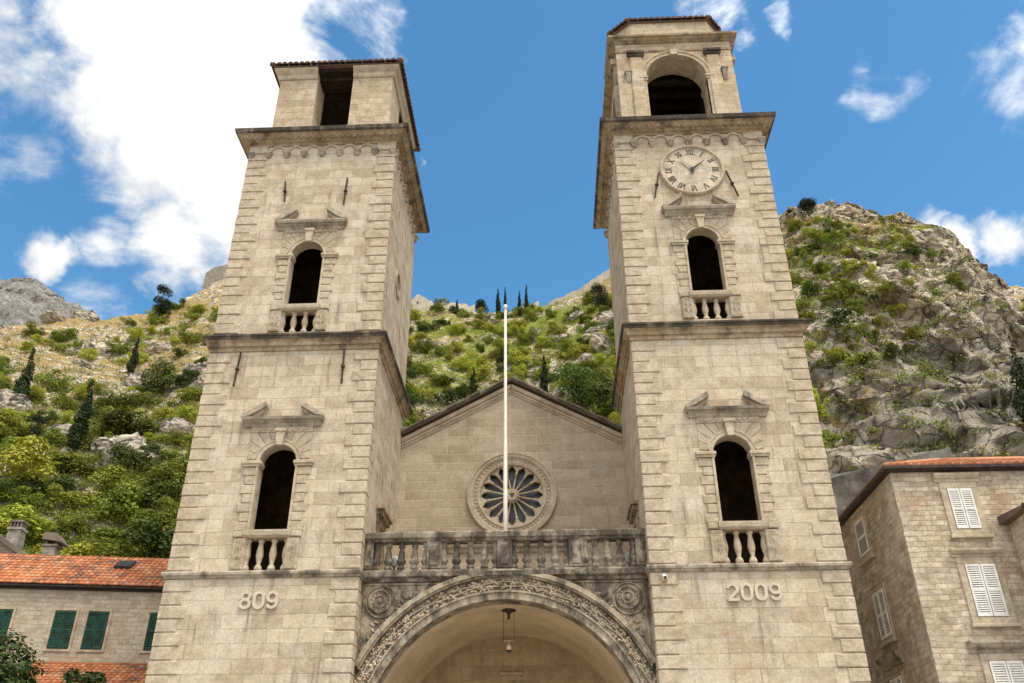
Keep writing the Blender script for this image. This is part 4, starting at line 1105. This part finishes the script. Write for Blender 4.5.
nb = thing('brown_house', 'dark-gabled stone house corner with a brown gutter pipe at the right edge', 'house', (15.75, -1.0, 0))
m = MB(); m.box(0, 6, 0, 1.28, 0, 10.25); m.build('wall', 'house_stone_brown', nb)
m = MB(); m.hexa([(-.28, -.3, 10.24), (6, -.3, 10.24), (6, 1.29, 10.24), (-.28, 1.29, 10.24)], [(-.28, -.3, 10.34), (6, -.3, 10.34), (6, 1.29, 10.5), (-.28, 1.29, 10.5)]); m.build('roof', 'dark_tiles', nb)
m = MB(); m.tube([(-.3, -.34, 10.3), (6, -.34, 10.3)], .08, 8); m.tube([(-.12, -.34, 10.3), (-.1, -.2, 10.0), (-.07, -.08, 9.8), (-.07, -.08, 0)], .055, 8); m.build('downpipe', 'brown_gutter', nb)

lh = thing('low_house', 'pale stone house with dark green shutters under an orange tiled roof', 'house', (-19.6, 6.0, 0), R(9.4))
m = MB(); m.box(-7, 7.6, 0, 5.8, 0, 10.30); m.build('wall', 'house_stone_pale', lh)
m = MB(); m.box(-7.1, 7.7, -.10, .0, 10.22, 10.3); m.box(-7.1, 7.7, -.27, -.14, 10.29, 10.36); m.build('gutter', 'brown_gutter', lh)
m = MB(); pt = R(33); c, s = math.cos(pt), math.sin(pt)
tile_slope(m, (-7.2, -.3, 10.36), (1, 0, 0), (0, c, s), 14.9, 2.95 / c, .21, .34, .05)
tile_slope(m, (7.7, 6.1, 10.36), (-1, 0, 0), (0, -c, s), 14.9, 2.95 / c, .5, .6, .05, 3)
m.box(-7.2, 7.7, 2.6, 3.2, 12.1, 12.24); m.tube([(-7.2, 2.9, 12.25), (7.7, 2.9, 12.25)], .10, 8); m.box(-7.15, 7.65, -.25, 6.05, 10.302, 10.345)
m.build('roof', 'terracotta', lh)
m = MB(); zt = lambda y: 10.36 + (y + .3) * math.tan(pt)
for (xa, xb, ya, yb) in ((3.6, 4.25, 1.25, 1.85),):
    m.hexa([(xa, ya, zt(ya) + .04), (xb, ya, zt(ya) + .04), (xb, yb, zt(yb) + .04), (xa, yb, zt(yb) + .04)], [(xa, ya - .05, zt(ya) + .17), (xb, ya - .05, zt(ya) + .17), (xb, yb - .05, zt(yb) + .17), (xa, yb - .05, zt(yb) + .17)])
sk = m.build('skylight', 'dark_metal', lh)
fl_ = ((0, 0, 0), (1, 0, 0), (0, -1, 0))
for xa, xb in ((-.05, .74), (2.27, 3.03), (3.48, 4.24), (5.74, 6.5)): shutter_window(lh, *fl_, xa, xb, 8.05, 9.44, 'green_paint', None, 2, .1, False)
m = MB(); tile_slope(m, (2.0, -2.6, 6.35), (1, 0, 0), (0, .913, .407), 5.2, 2.83, .21, .34, .05); m.box(1.95, 7.25, -.07, -.005, 7.50, 7.58); m.box(2.05, 7.15, -2.4, 0, 6.2, 6.3); m.build('porch_roof', 'terracotta', lh)
m = MB(); m.box(2.2, 7.0, -2.2, -.0, 0, 6.2); m.build('porch_wall', 'house_stone_pale', lh)

oh = thing('old_house', 'old grey gabled house with two stone chimneys rising behind the orange roof', 'house', (-25.6, 13, 0), R(6))
m = MB(); m.plate([(-5, 0), (2.6, 0), (2.6, 13.3), (-1.2, 15.55), (-5, 13.3)], 0, 7); m.build('wall', 'old_wall_stone', oh)
m = MB(); m.ribbon([(-5.3, 13.2), (-1.2, 15.68)], .2, -.3, 7.3); m.ribbon([(2.9, 13.2), (-1.2, 15.68)], .2, -.3, 7.3); m.build('roof', 'slab_tiles', oh)
for (x, y, z0, h, tilt) in ((1.0, .9, 13.6, 1.9, 0), (2.75, 1.2, 13.0, 1.75, 1)):
    m = MB(); a, b = .38, .29
    m.hexa([(x - a, y - a, z0), (x + a, y - a, z0), (x + a, y + a, z0), (x - a, y + a, z0)], [(x - b, y - b, z0 + h * .8), (x + b, y - b, z0 + h * .8), (x + b, y + b, z0 + h * .8), (x - b, y + b, z0 + h * .8)]); m.box(x - b - .07, x + b + .07, y - b - .07, y + b + .07, z0 + h * .8 + .002, z0 + h * .86)
    ch = m.build('chimney', 'old_wall_stone', oh); m = MB()
    if not tilt:
        for i in range(4): m.box(x - b + i * .16, x - b + i * .16 + .08, y - b, y + b, z0 + h * .862, z0 + h)
        m.box(x - b - .05, x + b + .05, y - b - .05, y + b + .05, z0 + h + .002, z0 + h + .1)
    else:
        m.hexa([(x - .4, y - .5, z0 + h * .98), (x + .6, y - .5, z0 + h * .9), (x + .6, y + .5, z0 + h * .9), (x - .4, y + .5, z0 + h * .98)], [(x - .3, y - .5, z0 + h * 1.18), (x + .2, y - .5, z0 + h * 1.16), (x + .2, y + .5, z0 + h * 1.16), (x - .3, y + .5, z0 + h * 1.18)])
        for i in range(2): m.box(x - .28 + i * .44, x - .16 + i * .44, y - .28, y + .28, z0 + h * .862, z0 + h * .98)
    m.build('chimney_cap', 'slab_tiles', ch)

# ------------------------------------------------------------------ fortress remains along the crest
az_, HP, HE, HT, HK = HILL; NR = 400


def spot(az, el):
    i = int(np.clip(np.searchsorted(az_, az), 0, len(az_) - 1)); e = np.maximum.accumulate(HE[i, :NR])
    j = int(np.searchsorted(e, el)); j = min(j, NR - 1); return Vector(HP[i, j]), i, j


def crest_wall(name, label, az0, az1, h0, h1, th, mat, ragged=.5, cat='ruin', step=.32):
    n = max(3, int((az1 - az0) / step)); m = MB(); vs = []
    for k in range(n + 1):
        a = az0 + (az1 - az0) * k / n; p, i, j = spot(a, 90); d = Vector((p.x - PIV[0], p.y - PIV[1], 0)).normalized()
        h = h0 + (h1 - h0) * k / n + rng.uniform(-ragged, ragged)
        for q, z in ((p - d * th / 2, -3), (p - d * th / 2, h), (p + d * th / 2, h), (p + d * th / 2, -3)): vs.append((q.x, q.y, p.z + z))
    fs = [(0, 1, 2, 3), tuple(4 * n + q for q in (3, 2, 1, 0))]
    for k in range(n):
        for q in range(3): fs.append((4 * k + q, 4 * k + q + 1, 4 * k + 4 + q + 1, 4 * k + 4 + q))
    m.add(vs, fs); p = spot((az0 + az1) / 2, 90)[0]
    return tag(m.build(name, mat, None, tuple(p)), label, cat)


crest_wall('fortress_wall', 'long pale fortress wall climbing the crest towards the clock tower', .4, 9.5, .5, 6.5, 1.6, 'fort_stone', .35, 'wall')
crest_wall('ruined_wall', 'low ruined wall on the crest between the pale tower stump and the dark round tree', -8.1, -5.3, 2.8, 3.4, 2, 'fort_stone', .7)
crest_wall('ruined_wall', 'small ruined wall on the crest right of the cypress pairs', -1.6, -.2, 2.2, 2.6, 2, 'fort_stone', .6)
crest_wall('ruined_fort', 'grey ruined fort wall on the crest beside the 809 tower', -25.6, -21.5, 5.8, 6.6, 3, 'old_wall_stone', .5, 'ruin')
p = spot(-9.45, 90)[0]
ru = thing('ruined_tower', 'pale broken tower stump on the crest right behind the 809 tower', 'ruin', tuple(p), R(-20))
m = MB(); m.plate([(-4.2, -3), (4.2, -3), (4.1, 3.2), (2.6, 4.8), (1.2, 5.4), (.2, 6.6), (-1.6, 6.9), (-2.4, 5.6), (-4.0, 5.0)], -2, -.8, [[(-1.2, 1.5), (-.2, 1.5), (-.2, 3.2), (-1.2, 3.2)]]); m.build('front_wall', 'fort_stone', ru)
m = MB(); m.plate([(-.8, -3), (4, -3), (4, 4.2), (2, 4.8), (.5, 3.1), (-.8, 3.2)], 3.0, 4.2, plane='yz'); m.plate([(-.8, -3), (4, -3), (4, 3.4), (1, 4.6), (-.8, 5.0)], -4.2, -3.0, plane='yz'); m.build('side_wall', 'fort_stone', ru)

m = MB(); m.hexa([(-3, 0, 0), (6, 0, 0), (6, 3, 0), (-3, 3, 0)], [(-1.9, .6, 17.6), (5, .6, 19.3), (5, 2.6, 19.5), (-1.2, 2.6, 18.6)])
m.v = [(a + 17.2, b + 15, c) for a, b, c in m.v]
tag(m.build('retaining_wall', 'grey_boulder', None, (17.2, 15, 0)), 'smooth grey sloping retaining wall behind the red hip roof', 'wall')

# ------------------------------------------------------------------ vegetation
nrg = np.random.default_rng(11)


def leaf_mesh(name, lobes, n, size, mats, flat=.0, inner=.25, weights=None):
    """leaf-sized faces spread over and inside lobes (cx, cy, cz, rx, ry, rz), most of them near the lobe's skin"""
    lob = np.array(lobes, float); w = lob[:, 3] * lob[:, 4] + lob[:, 3] * lob[:, 5]; w = w / w.sum()
    k = nrg.choice(len(lob), n, p=w); d = nrg.normal(size=(n, 3)); d /= np.linalg.norm(d, axis=1)[:, None]
    d[:, 2] = np.where((d[:, 2] < -.3) & (nrg.random(n) < .7), -d[:, 2], d[:, 2])
    rad = np.where(nrg.random(n) < inner, nrg.random(n) ** .5, 1 + nrg.normal(size=n) * .09)
    c = lob[k, :3] + d * lob[k, 3:6] * rad[:, None]
    nrm = d * 1.0 + nrg.normal(size=(n, 3)) * .42; nrm[:, 2] += .45; nrm /= np.linalg.norm(nrm, axis=1)[:, None]
    t = np.cross(nrm, nrg.normal(size=(n, 3))); t /= np.linalg.norm(t, axis=1)[:, None]; b = np.cross(nrm, t)
    s = size * nrg.uniform(.6, 1.35, n)[:, None]; e = s * nrg.uniform(.45, .8, n)[:, None]
    V = np.stack([c - t * s, c + b * e - t * s * .1, c + t * s, c - b * e + t * s * .1], 1).reshape(-1, 3)
    F = np.arange(4 * n).reshape(n, 4)
    return V, F


def np_mesh(name, V, F, mats, mi=None):
    me = bpy.data.meshes.new(name); me.vertices.add(len(V)); me.vertices.foreach_set('co', np.ascontiguousarray(V, dtype=np.float32).ravel())
    me.loops.add(F.size); me.loops.foreach_set('vertex_index', F.ravel().astype(np.int32)); k = F.shape[1]
    me.polygons.add(len(F)); me.polygons.foreach_set('loop_start', np.arange(0, F.size, k, dtype=np.int32)); me.polygons.foreach_set('loop_total', np.full(len(F), k, dtype=np.int32))
    for m in mats: me.materials.append(MATS[m])
    if mi is not None: me.polygons.foreach_set('material_index', mi.astype(np.int32))
    me.update(calc_edges=True); return me


def bush_mesh(name, mat, n=1300, seed=0, size=.036, tall=1.):
    r = random.Random(seed); lobes = [(0, 0, .34 * tall, .36, .33, .32 * tall)]
    for i in range(15):
        a = r.uniform(0, 6.28); q = r.uniform(.15, .58); s = r.uniform(.09, .26)
        lobes.append((q * math.cos(a), q * math.sin(a), r.uniform(.12, .92 - .5 * q) * tall, s, s * r.uniform(.7, 1.2), s * r.uniform(.7, 1.2)))
    V, F = leaf_mesh(name, lobes, n, size, [mat]); return np_mesh(name, V, F, [mat])


def conifer(name, label, p, h, w, mat='leaf_cypress', kind='cypress', group=None, n=1500, cat='tree'):
    root = thing(name, label, cat, (p.x, p.y, p.z - .15), rng.uniform(0, 6.28), group); lobes = []
    if kind == 'cypress':
        for i in range(13):
            t = i / 12; rr = w * .5 * (math.sin(math.pi * min(1, t * .8 + .2)) ** .7) * (1 - t * .55)
            a = rng.uniform(0, 6.28); o = w * .10
            lobes.append((o * math.cos(a), o * math.sin(a), h * (.10 + .84 * t), rr, rr, h * .08))
        lobes.append((0, 0, h * .95, w * .09, w * .09, h * .06))
    else:
        for i in range(14):
            a = rng.uniform(0, 6.28); t = rng.uniform(.25, .92); q = w * .32 * (1 - abs(t - .5)) * rng.uniform(.3, 1); s = w * rng.uniform(.16, .27)
            lobes.append((q * math.cos(a), q * math.sin(a), h * t, s, s, s * .8))
    V, F = leaf_mesh('crown', lobes, int(n * 2.6), .027 * max(h * .5, w), [mat]); me = np_mesh('crown', V, F, [mat])
    c = bpy.data.objects.new('crown', me); COL.objects.link(c); c.parent = root
    m = MB(); m.tube([(0, 0, -.5), (.03, 0, h * .25), (0, .03, h * .7)], [.05 * w + .06, .04 * w + .05, .02 * w + .02], 6)
    if kind != 'cypress':
        for i in range(5):
            a = i * 1.3; m.tube([(0, 0, h * (.25 + .08 * i)), (w * .28 * math.cos(a), w * .28 * math.sin(a), h * (.42 + .09 * i))], [.03 * w, .012 * w], 5)
    m.build('trunk', 'bark', root); return root


TREES = [  # bearing, elevation of the foot, height, width, kind, foliage, label
    (-28.2, 28.95, 11.0, 6.4, 'round', 'leaf_dark', 'big dark bushy tree standing against the sky on the left ridge'),
    (-28.95, 25.35, 8.2, 2.6, 'cypress', 'leaf_cypress', 'small cypress on the dry grass slope left of the 809 tower'),
    (-31.1, 20.4, 9.6, 2.9, 'cypress', 'leaf_cypress', 'cypress in the middle of the left hillside above the dense green thicket'),
    (-33.55, 20.6, 4.4, 2.8, 'round', 'leaf_dark', 'little dark tree left of the mid-slope cypress'),
    (-34.9, 21.9, 10.5, 3.6, 'cypress', 'leaf_cypress', 'tall leaning cypress near the left edge of the photo'),
    (-6.7, 31.95, 6.5, 2.2, 'cypress', 'leaf_dark', 'short cypress on the crest near the ruined wall'),
    (-4.75, 31.9, 6.8, 6.2, 'round', 'leaf_dark', 'dark round tree on the crest between two cypress groups'),
    (-3.5, 31.9, 11.5, 2.8, 'cypress', 'leaf_dark', 'thick cypress, left one of the first pair on the crest'),
    (-2.95, 31.95, 12.0, 1.6, 'cypress', 'leaf_dark', 'thin cypress right behind the flagpole tip on the crest'),
    (-1.75, 31.85, 11.0, 2.3, 'cypress', 'leaf_dark', 'cypress left in the second pair on the crest'),
    (-1.25, 31.85, 13.4, 2.2, 'cypress', 'leaf_dark', 'tallest cypress of the crest, right in the second pair'),
    (-.85, 31.9, 4.5, 3.2, 'round', 'leaf_deep', 'small round tree at the foot of the tallest crest cypress'),
    (4.55, 31.75, 11.0, 7.0, 'round', 'leaf_dark', 'dark round tree below the fortress wall beside the clock tower'),
    (.02, 26.2, 10.5, 2.8, 'cypress', 'leaf_dark', 'cypress just behind the gable ridge'),
    (-5.3, 26.1, 8.0, 2.8, 'cypress', 'leaf_dark', 'dark narrow tree above the left slope of the gable'),
    (2.55, 25.0, 10.5, 9.0, 'round', 'leaf_deep', 'large dark pine above the right slope of the gable'),
    (4.2, 24.6, 9.5, 7.0, 'round', 'leaf_deep', 'dark pine close against the side of the clock tower'),
    (20.55, 36.1, 3.2, 4.8, 'round', 'leaf_dark', 'low dark tree on top of the right cliff'),
    (19.15, 35.95, 2.4, 2.4, 'round', 'leaf_dark', 'tiny dark tree on the cliff top beside the clock tower'),
    (29.1, 19.4, 9.0, 3.6, 'cypress', 'leaf_dark', 'dark cypress at the cliff foot above the red hip roof'),
    (-26.75, 30.3, 2.6, 2.2, 'round', 'leaf_deep', 'tiny round tree on the skyline beside the big dark tree'),
]
for az, el, h, w, kind, mat, lab in TREES:
    p = spot(az, el)[0]
    conifer('cypress_tree' if kind == 'cypress' else 'round_tree', lab, p, h * 1.25, w * (.85 if kind == 'cypress' else 1.15), mat, kind, 'trees on the mountainside')

PROTO = {}
for kind, mat, n, tall in (('yellow', 'leaf_yellow', 1300, 1.), ('green', 'leaf_green', 1400, 1.05), ('deep', 'leaf_deep', 1400, 1.1), ('dry', 'leaf_dry', 800, .7)):
    PROTO[kind] = [bush_mesh('shrub', mat, int(n * 2.6), 31 * len(PROTO) + i, .034, tall) for i in range(4)]
ADJ = {'yellow': 'bright yellow-green shrub', 'green': 'mid green shrub', 'deep': 'dark green shrub', 'dry': 'dry yellowish shrub'}
used = []


def put_bush(az, el, size, kind, label, group, force=False):
    p, i, j = spot(az, el)
    dist = math.hypot(p.x - PIV[0], p.y - PIV[1]); ang = math.degrees(size / dist)
    for (a, e, s) in used:
        if not force and math.hypot((a - az) * .85, (e - el) * 1.3) < .31 * (s + ang): return None
    used.append((az, el, ang))
    o = bpy.data.objects.new('shrub', rng.choice(PROTO[kind])); COL.objects.link(o)
    o.location = (p.x, p.y, p.z - .08 * size); o.rotation_euler = (0, 0, rng.uniform(0, 6.28))
    o.scale = (size * rng.uniform(.8, 1.3), size * rng.uniform(.8, 1.3), size * rng.uniform(.6, 1.1))
    return tag(o, label, 'shrub', group)


for az, el, size, kind, lab in [
    (-26.75, 24.6, 7.0, 'deep', 'big round dark-hearted shrub beside the 809 tower edge, halfway up the slope'),
    (-9.05, 26.0, 5.2, 'yellow', 'round bright shrub low beside the 809 tower inner wall'),
    (-10.1, 26.8, 3.6, 'deep', 'small dark shrub touching the inner wall of the 809 tower'),
    (-9.2, 29.3, 6.5, 'green', 'rounded shrub with dark centre above the pale boulders near the 809 tower'),
    (4.7, 29.6, 5.2, 'yellow', 'bright yellow shrub alone on the white rocks below the dark round tree'),
    (1.6, 26.8, 6.0, 'yellow', 'bright yellow shrub right of the cypress behind the gable'),
    (-28.2, 21.7, 8.2, 'deep', 'wide dark green shrub above the thicket on the left slope'),
    (-29.2, 21.4, 6.5, 'green', 'green shrub merging with the wide dark shrub on the left slope')]:
    put_bush(az, el, size, kind, lab, 'shrubs on the mountainside', True)

rg = random.Random(21)
ZONES = [
    # az range, el range, tries, size range, kinds, needs cover >, wording, group, most
    ((-38.5, -23.5), (13.2, 20.8), 900, (3.6, 7.0), ['green', 'yellow', 'deep', 'green', 'green'], .0, 'in the dense thicket on the lower left slope', 'shrubs of the lower left slope', 120),
    ((-38.5, -23.5), (20.8, 30.5), 900, (2.2, 5.2), ['green', 'yellow', 'deep', 'yellow', 'green'], .30, 'on the dry grass slope left of the 809 tower', 'shrubs of the upper left slope', 75),
    ((-11.5, 6.3), (23.5, 33.2), 2200, (3.4, 7.0), ['yellow', 'yellow', 'green', 'yellow', 'green', 'deep'], .22, 'on the slope between the towers', 'shrubs between the towers', 110),
    ((18.0, 31), (26, 36.0), 1500, (1.3, 3.6), ['green', 'yellow', 'yellow', 'green', 'deep'], .29, 'on the upper part of the right cliff', 'shrubs on the cliff', 80),
    ((18.6, 33), (18, 27), 500, (1.6, 3.4), ['green', 'deep', 'yellow'], .5, 'on the grey lower face of the right cliff', 'shrubs on the lower cliff', 32),
]
for (a0, a1), (e0, e1), tries, (s0, s1), kinds, need, wording, group, most in ZONES:
    cnt = 0
    for _ in range(tries):
        if cnt >= most: break
        az, el = rg.uniform(a0, a1), rg.uniform(e0, e1)
        if el > np.interp(az, CREST[:, 0], CREST[:, 1]) - .1: continue
        p, i, j = spot(az, el)
        if COVER[1][i, j] < need: continue
        k = rg.choice(kinds)
        if put_bush(az, el, rg.uniform(s0, s1), k, ADJ[k] + ' ' + wording, group): cnt += 1

# shrubs along the far slope at the right edge
azf, PF, EF, TF, KF = FAR
for _ in range(70):
    i = rg.randrange(20, 75); j = int(np.searchsorted(np.maximum.accumulate(EF[i, :260]), rg.uniform(23, 29.5)))
    if j >= 259: continue
    p = PF[i, j]; o = bpy.data.objects.new('shrub', rng.choice(PROTO[rg.choice(['green', 'yellow', 'deep'])])); COL.objects.link(o)
    s = rg.uniform(4, 8); o.location = (p[0], p[1], p[2] - .3); o.rotation_euler = (0, 0, rg.uniform(0, 6)); o.scale = (s, s, s * .8)
    tag(o, 'green shrub on the far slope at the right edge behind the cliff', 'shrub', 'shrubs of the far slope')

# more of the same on the flanks hidden behind the towers
flank = set()
for (a0, a1), (e0, e1), n in (((-23.2, -11.6), (14, 31.5), 110), ((6.3, 18), (20, 34.5), 110)):
    for _ in range(n):
        o = put_bush(rg.uniform(a0, a1), rg.uniform(e0, e1), rg.uniform(3, 6.5), rg.choice(['yellow', 'green', 'deep', 'green']), 'shrub on the flank of the hill', 'shrubs on the flanks')
        if o: flank.add(o.name)

# the 300 shrubs that show largest stay individuals; the rest is one mass of shrubbery
allb = [o for o in COL.objects if o.get('category') == 'shrub']
allb.sort(key=lambda o: 9e9 if o.name in flank else -o.scale[0] / math.hypot(o.location[0] - PIV[0], o.location[1] - PIV[1]))
Vs, Fs, Mi, off = [], [], [], 0
kinds_ = ['leaf_yellow', 'leaf_green', 'leaf_deep', 'leaf_dry']
for o in allb[300:]:
    me = o.data; co = np.empty(len(me.vertices) * 3, np.float32); me.vertices.foreach_get('co', co); co = co.reshape(-1, 3) * np.array(o.scale[:])
    ca, sa = math.cos(o.rotation_euler[2]), math.sin(o.rotation_euler[2])
    co = np.stack([co[:, 0] * ca - co[:, 1] * sa, co[:, 0] * sa + co[:, 1] * ca, co[:, 2]], -1) + np.array(o.location[:])
    n = len(co) // 4; Vs.append(co); Fs.append(np.arange(4 * n).reshape(n, 4) + off); off += 4 * n
    Mi.append(np.full(n, kinds_.index(me.materials[0].name))); bpy.data.objects.remove(o)
if Vs:
    o = bpy.data.objects.new('shrubbery', np_mesh('shrubbery', np.concatenate(Vs), np.concatenate(Fs), kinds_, np.concatenate(Mi))); COL.objects.link(o)
    o['kind'] = 'stuff'; o['category'] = 'shrubbery'; o['label'] = 'small shrubs scattered over the mountainside among the larger ones'

# pale limestone outcrops standing out of the slope
def boulder_mesh(seed):
    import bmesh
    bm = bmesh.new(); bmesh.ops.create_icosphere(bm, subdivisions=4, radius=1.); co = np.array([v.co[:] for v in bm.verts]); o = seed * 13.7
    d = fbm(co[:, 0] + o, co[:, 1], co[:, 2], .9, 4, seed, True, .6) * .42 + fbm(co[:, 0] + o, co[:, 1], co[:, 2] * 1.6, .3, 3, seed + 7, True, .6) * .16
    for v, k in zip(bm.verts, d): v.co = v.co * (1 + k)
    me = bpy.data.meshes.new('boulder'); bm.to_mesh(me); bm.free(); at = me.color_attributes.new('cover', 'FLOAT_COLOR', 'POINT'); at.data.foreach_set('color', np.tile([1., .15, 0., 1.], len(me.vertices))); me.materials.append(MATS['outcrop_rock']); return me


BM = [boulder_mesh(i) for i in range(5)]
for (a0, a1), (e0, e1), n, (s0, s1), where in (((-38, -24), (19, 29.5), 26, (1.4, 3.6), 'on the slope left of the 809 tower'), ((-11, 6), (24.5, 32.3), 34, (1.6, 4.0), 'among the shrubs between the towers')):
    for _ in range(n):
        p, i, j = spot(rg.uniform(a0, a1), rg.uniform(e0, e1)); o = bpy.data.objects.new('boulder', rg.choice(BM)); COL.objects.link(o)
        q = rg.uniform(s0, s1); o.location = (p.x, p.y, p.z - .1 * q); o.rotation_euler = (rg.uniform(-.4, .4), rg.uniform(-.4, .4), rg.uniform(0, 6.28)); o.scale = (q, q * rg.uniform(.6, .9), q * rg.uniform(.45, .8))
        tag(o, 'pale jagged limestone outcrop ' + where, 'boulder', 'limestone outcrops ' + where)


# low scrub and grass tufts that nobody could count
def scrub():
    Vs, Fs, Mi = [], [], []; off = 0
    for (a0, a1), (e0, e1), n in (((-39, -23), (13, 30.5), 5600), ((-12, 6.5), (23, 33), 4200), ((18, 33), (18, 36), 3400), ((-23, -12), (14, 31.5), 1800), ((6.5, 18), (18, 34.5), 1800)):
        for _ in range(n):
            az, el = nrg.uniform(a0, a1), nrg.uniform(e0, e1)
            if el > np.interp(az, CREST[:, 0], CREST[:, 1]): continue
            p, i, j = spot(az, el); gcv = COVER[1][i, j]
            if nrg.random() > (.15 + gcv * .9) * (.45 if az > 12 and el < 26 else 1.): continue
            s = nrg.uniform(.45, 1.3) * (1 if nrg.random() < .7 else 2.0)
            q = 46; c = np.array(p) + nrg.normal(size=(q, 3)) * np.array([s * .55, s * .55, s * .22]) + np.array([0, 0, s * .28])
            t = nrg.normal(size=(q, 3)); t /= np.linalg.norm(t, axis=1)[:, None]; b = np.cross(t, nrg.normal(size=(q, 3))); b /= np.linalg.norm(b, axis=1)[:, None]
            z = nrg.uniform(.09, .20, q)[:, None]
            Vs.append(np.stack([c - t * z, c + b * z * .6, c + t * z, c - b * z * .6], 1).reshape(-1, 3)); Fs.append(np.arange(4 * q).reshape(q, 4) + off); off += 4 * q
            Mi.append(np.full(q, nrg.choice(4, p=[.34, .36, .14, .16] if az < 10 else [.22, .38, .22, .18])))
    o = bpy.data.objects.new('scrub', np_mesh('scrub', np.concatenate(Vs), np.concatenate(Fs), ['leaf_yellow', 'leaf_green', 'leaf_deep', 'leaf_dry'], np.concatenate(Mi)))
    COL.objects.link(o); o['kind'] = 'stuff'; o['label'] = 'low scrub and dry tufts scattered over the mountainside'; o['category'] = 'scrub'


scrub()

# garden trees at the lower left corner
def leafy(label, x, y, h, w, n, seed):
    r = random.Random(seed); root = thing('garden_tree', label, 'tree', (x, y, 0), 0, 'garden trees by the orange-roofed house'); lobes = [(0, 0, h * .72, w * .36, w * .36, h * .2)]
    for i in range(14):
        a = r.uniform(0, 6.28); q = r.uniform(.2, .46) * w; s = r.uniform(.12, .22) * w
        lobes.append((q * math.cos(a), q * math.sin(a), h * r.uniform(.5, .93), s, s, s * .85))
    V, F = leaf_mesh('crown', lobes, n, .085, ['leaf_garden']); c = bpy.data.objects.new('crown', np_mesh('crown', V, F, ['leaf_garden'])); COL.objects.link(c); c.parent = root
    m = MB(); m.tube([(0, 0, -.1), (.05, 0, h * .3), (0, .05, h * .75)], [.16, .12, .05], 8)
    for i in range(6):
        a = i * 1.05; m.tube([(0, 0, h * (.3 + .05 * i)), (w * .3 * math.cos(a), w * .3 * math.sin(a), h * (.5 + .06 * i))], [.07, .02], 6)
    m.build('trunk', 'bark', root)


leafy('dark green leafy tree in the lower left corner before the green shutters', -16.5, 2.2, 8.3, 3.5, 10000, 3)
leafy('small dark treetop poking up before the low tiled roof', -14.0, 2.6, 7.0, 1.6, 2600, 8)
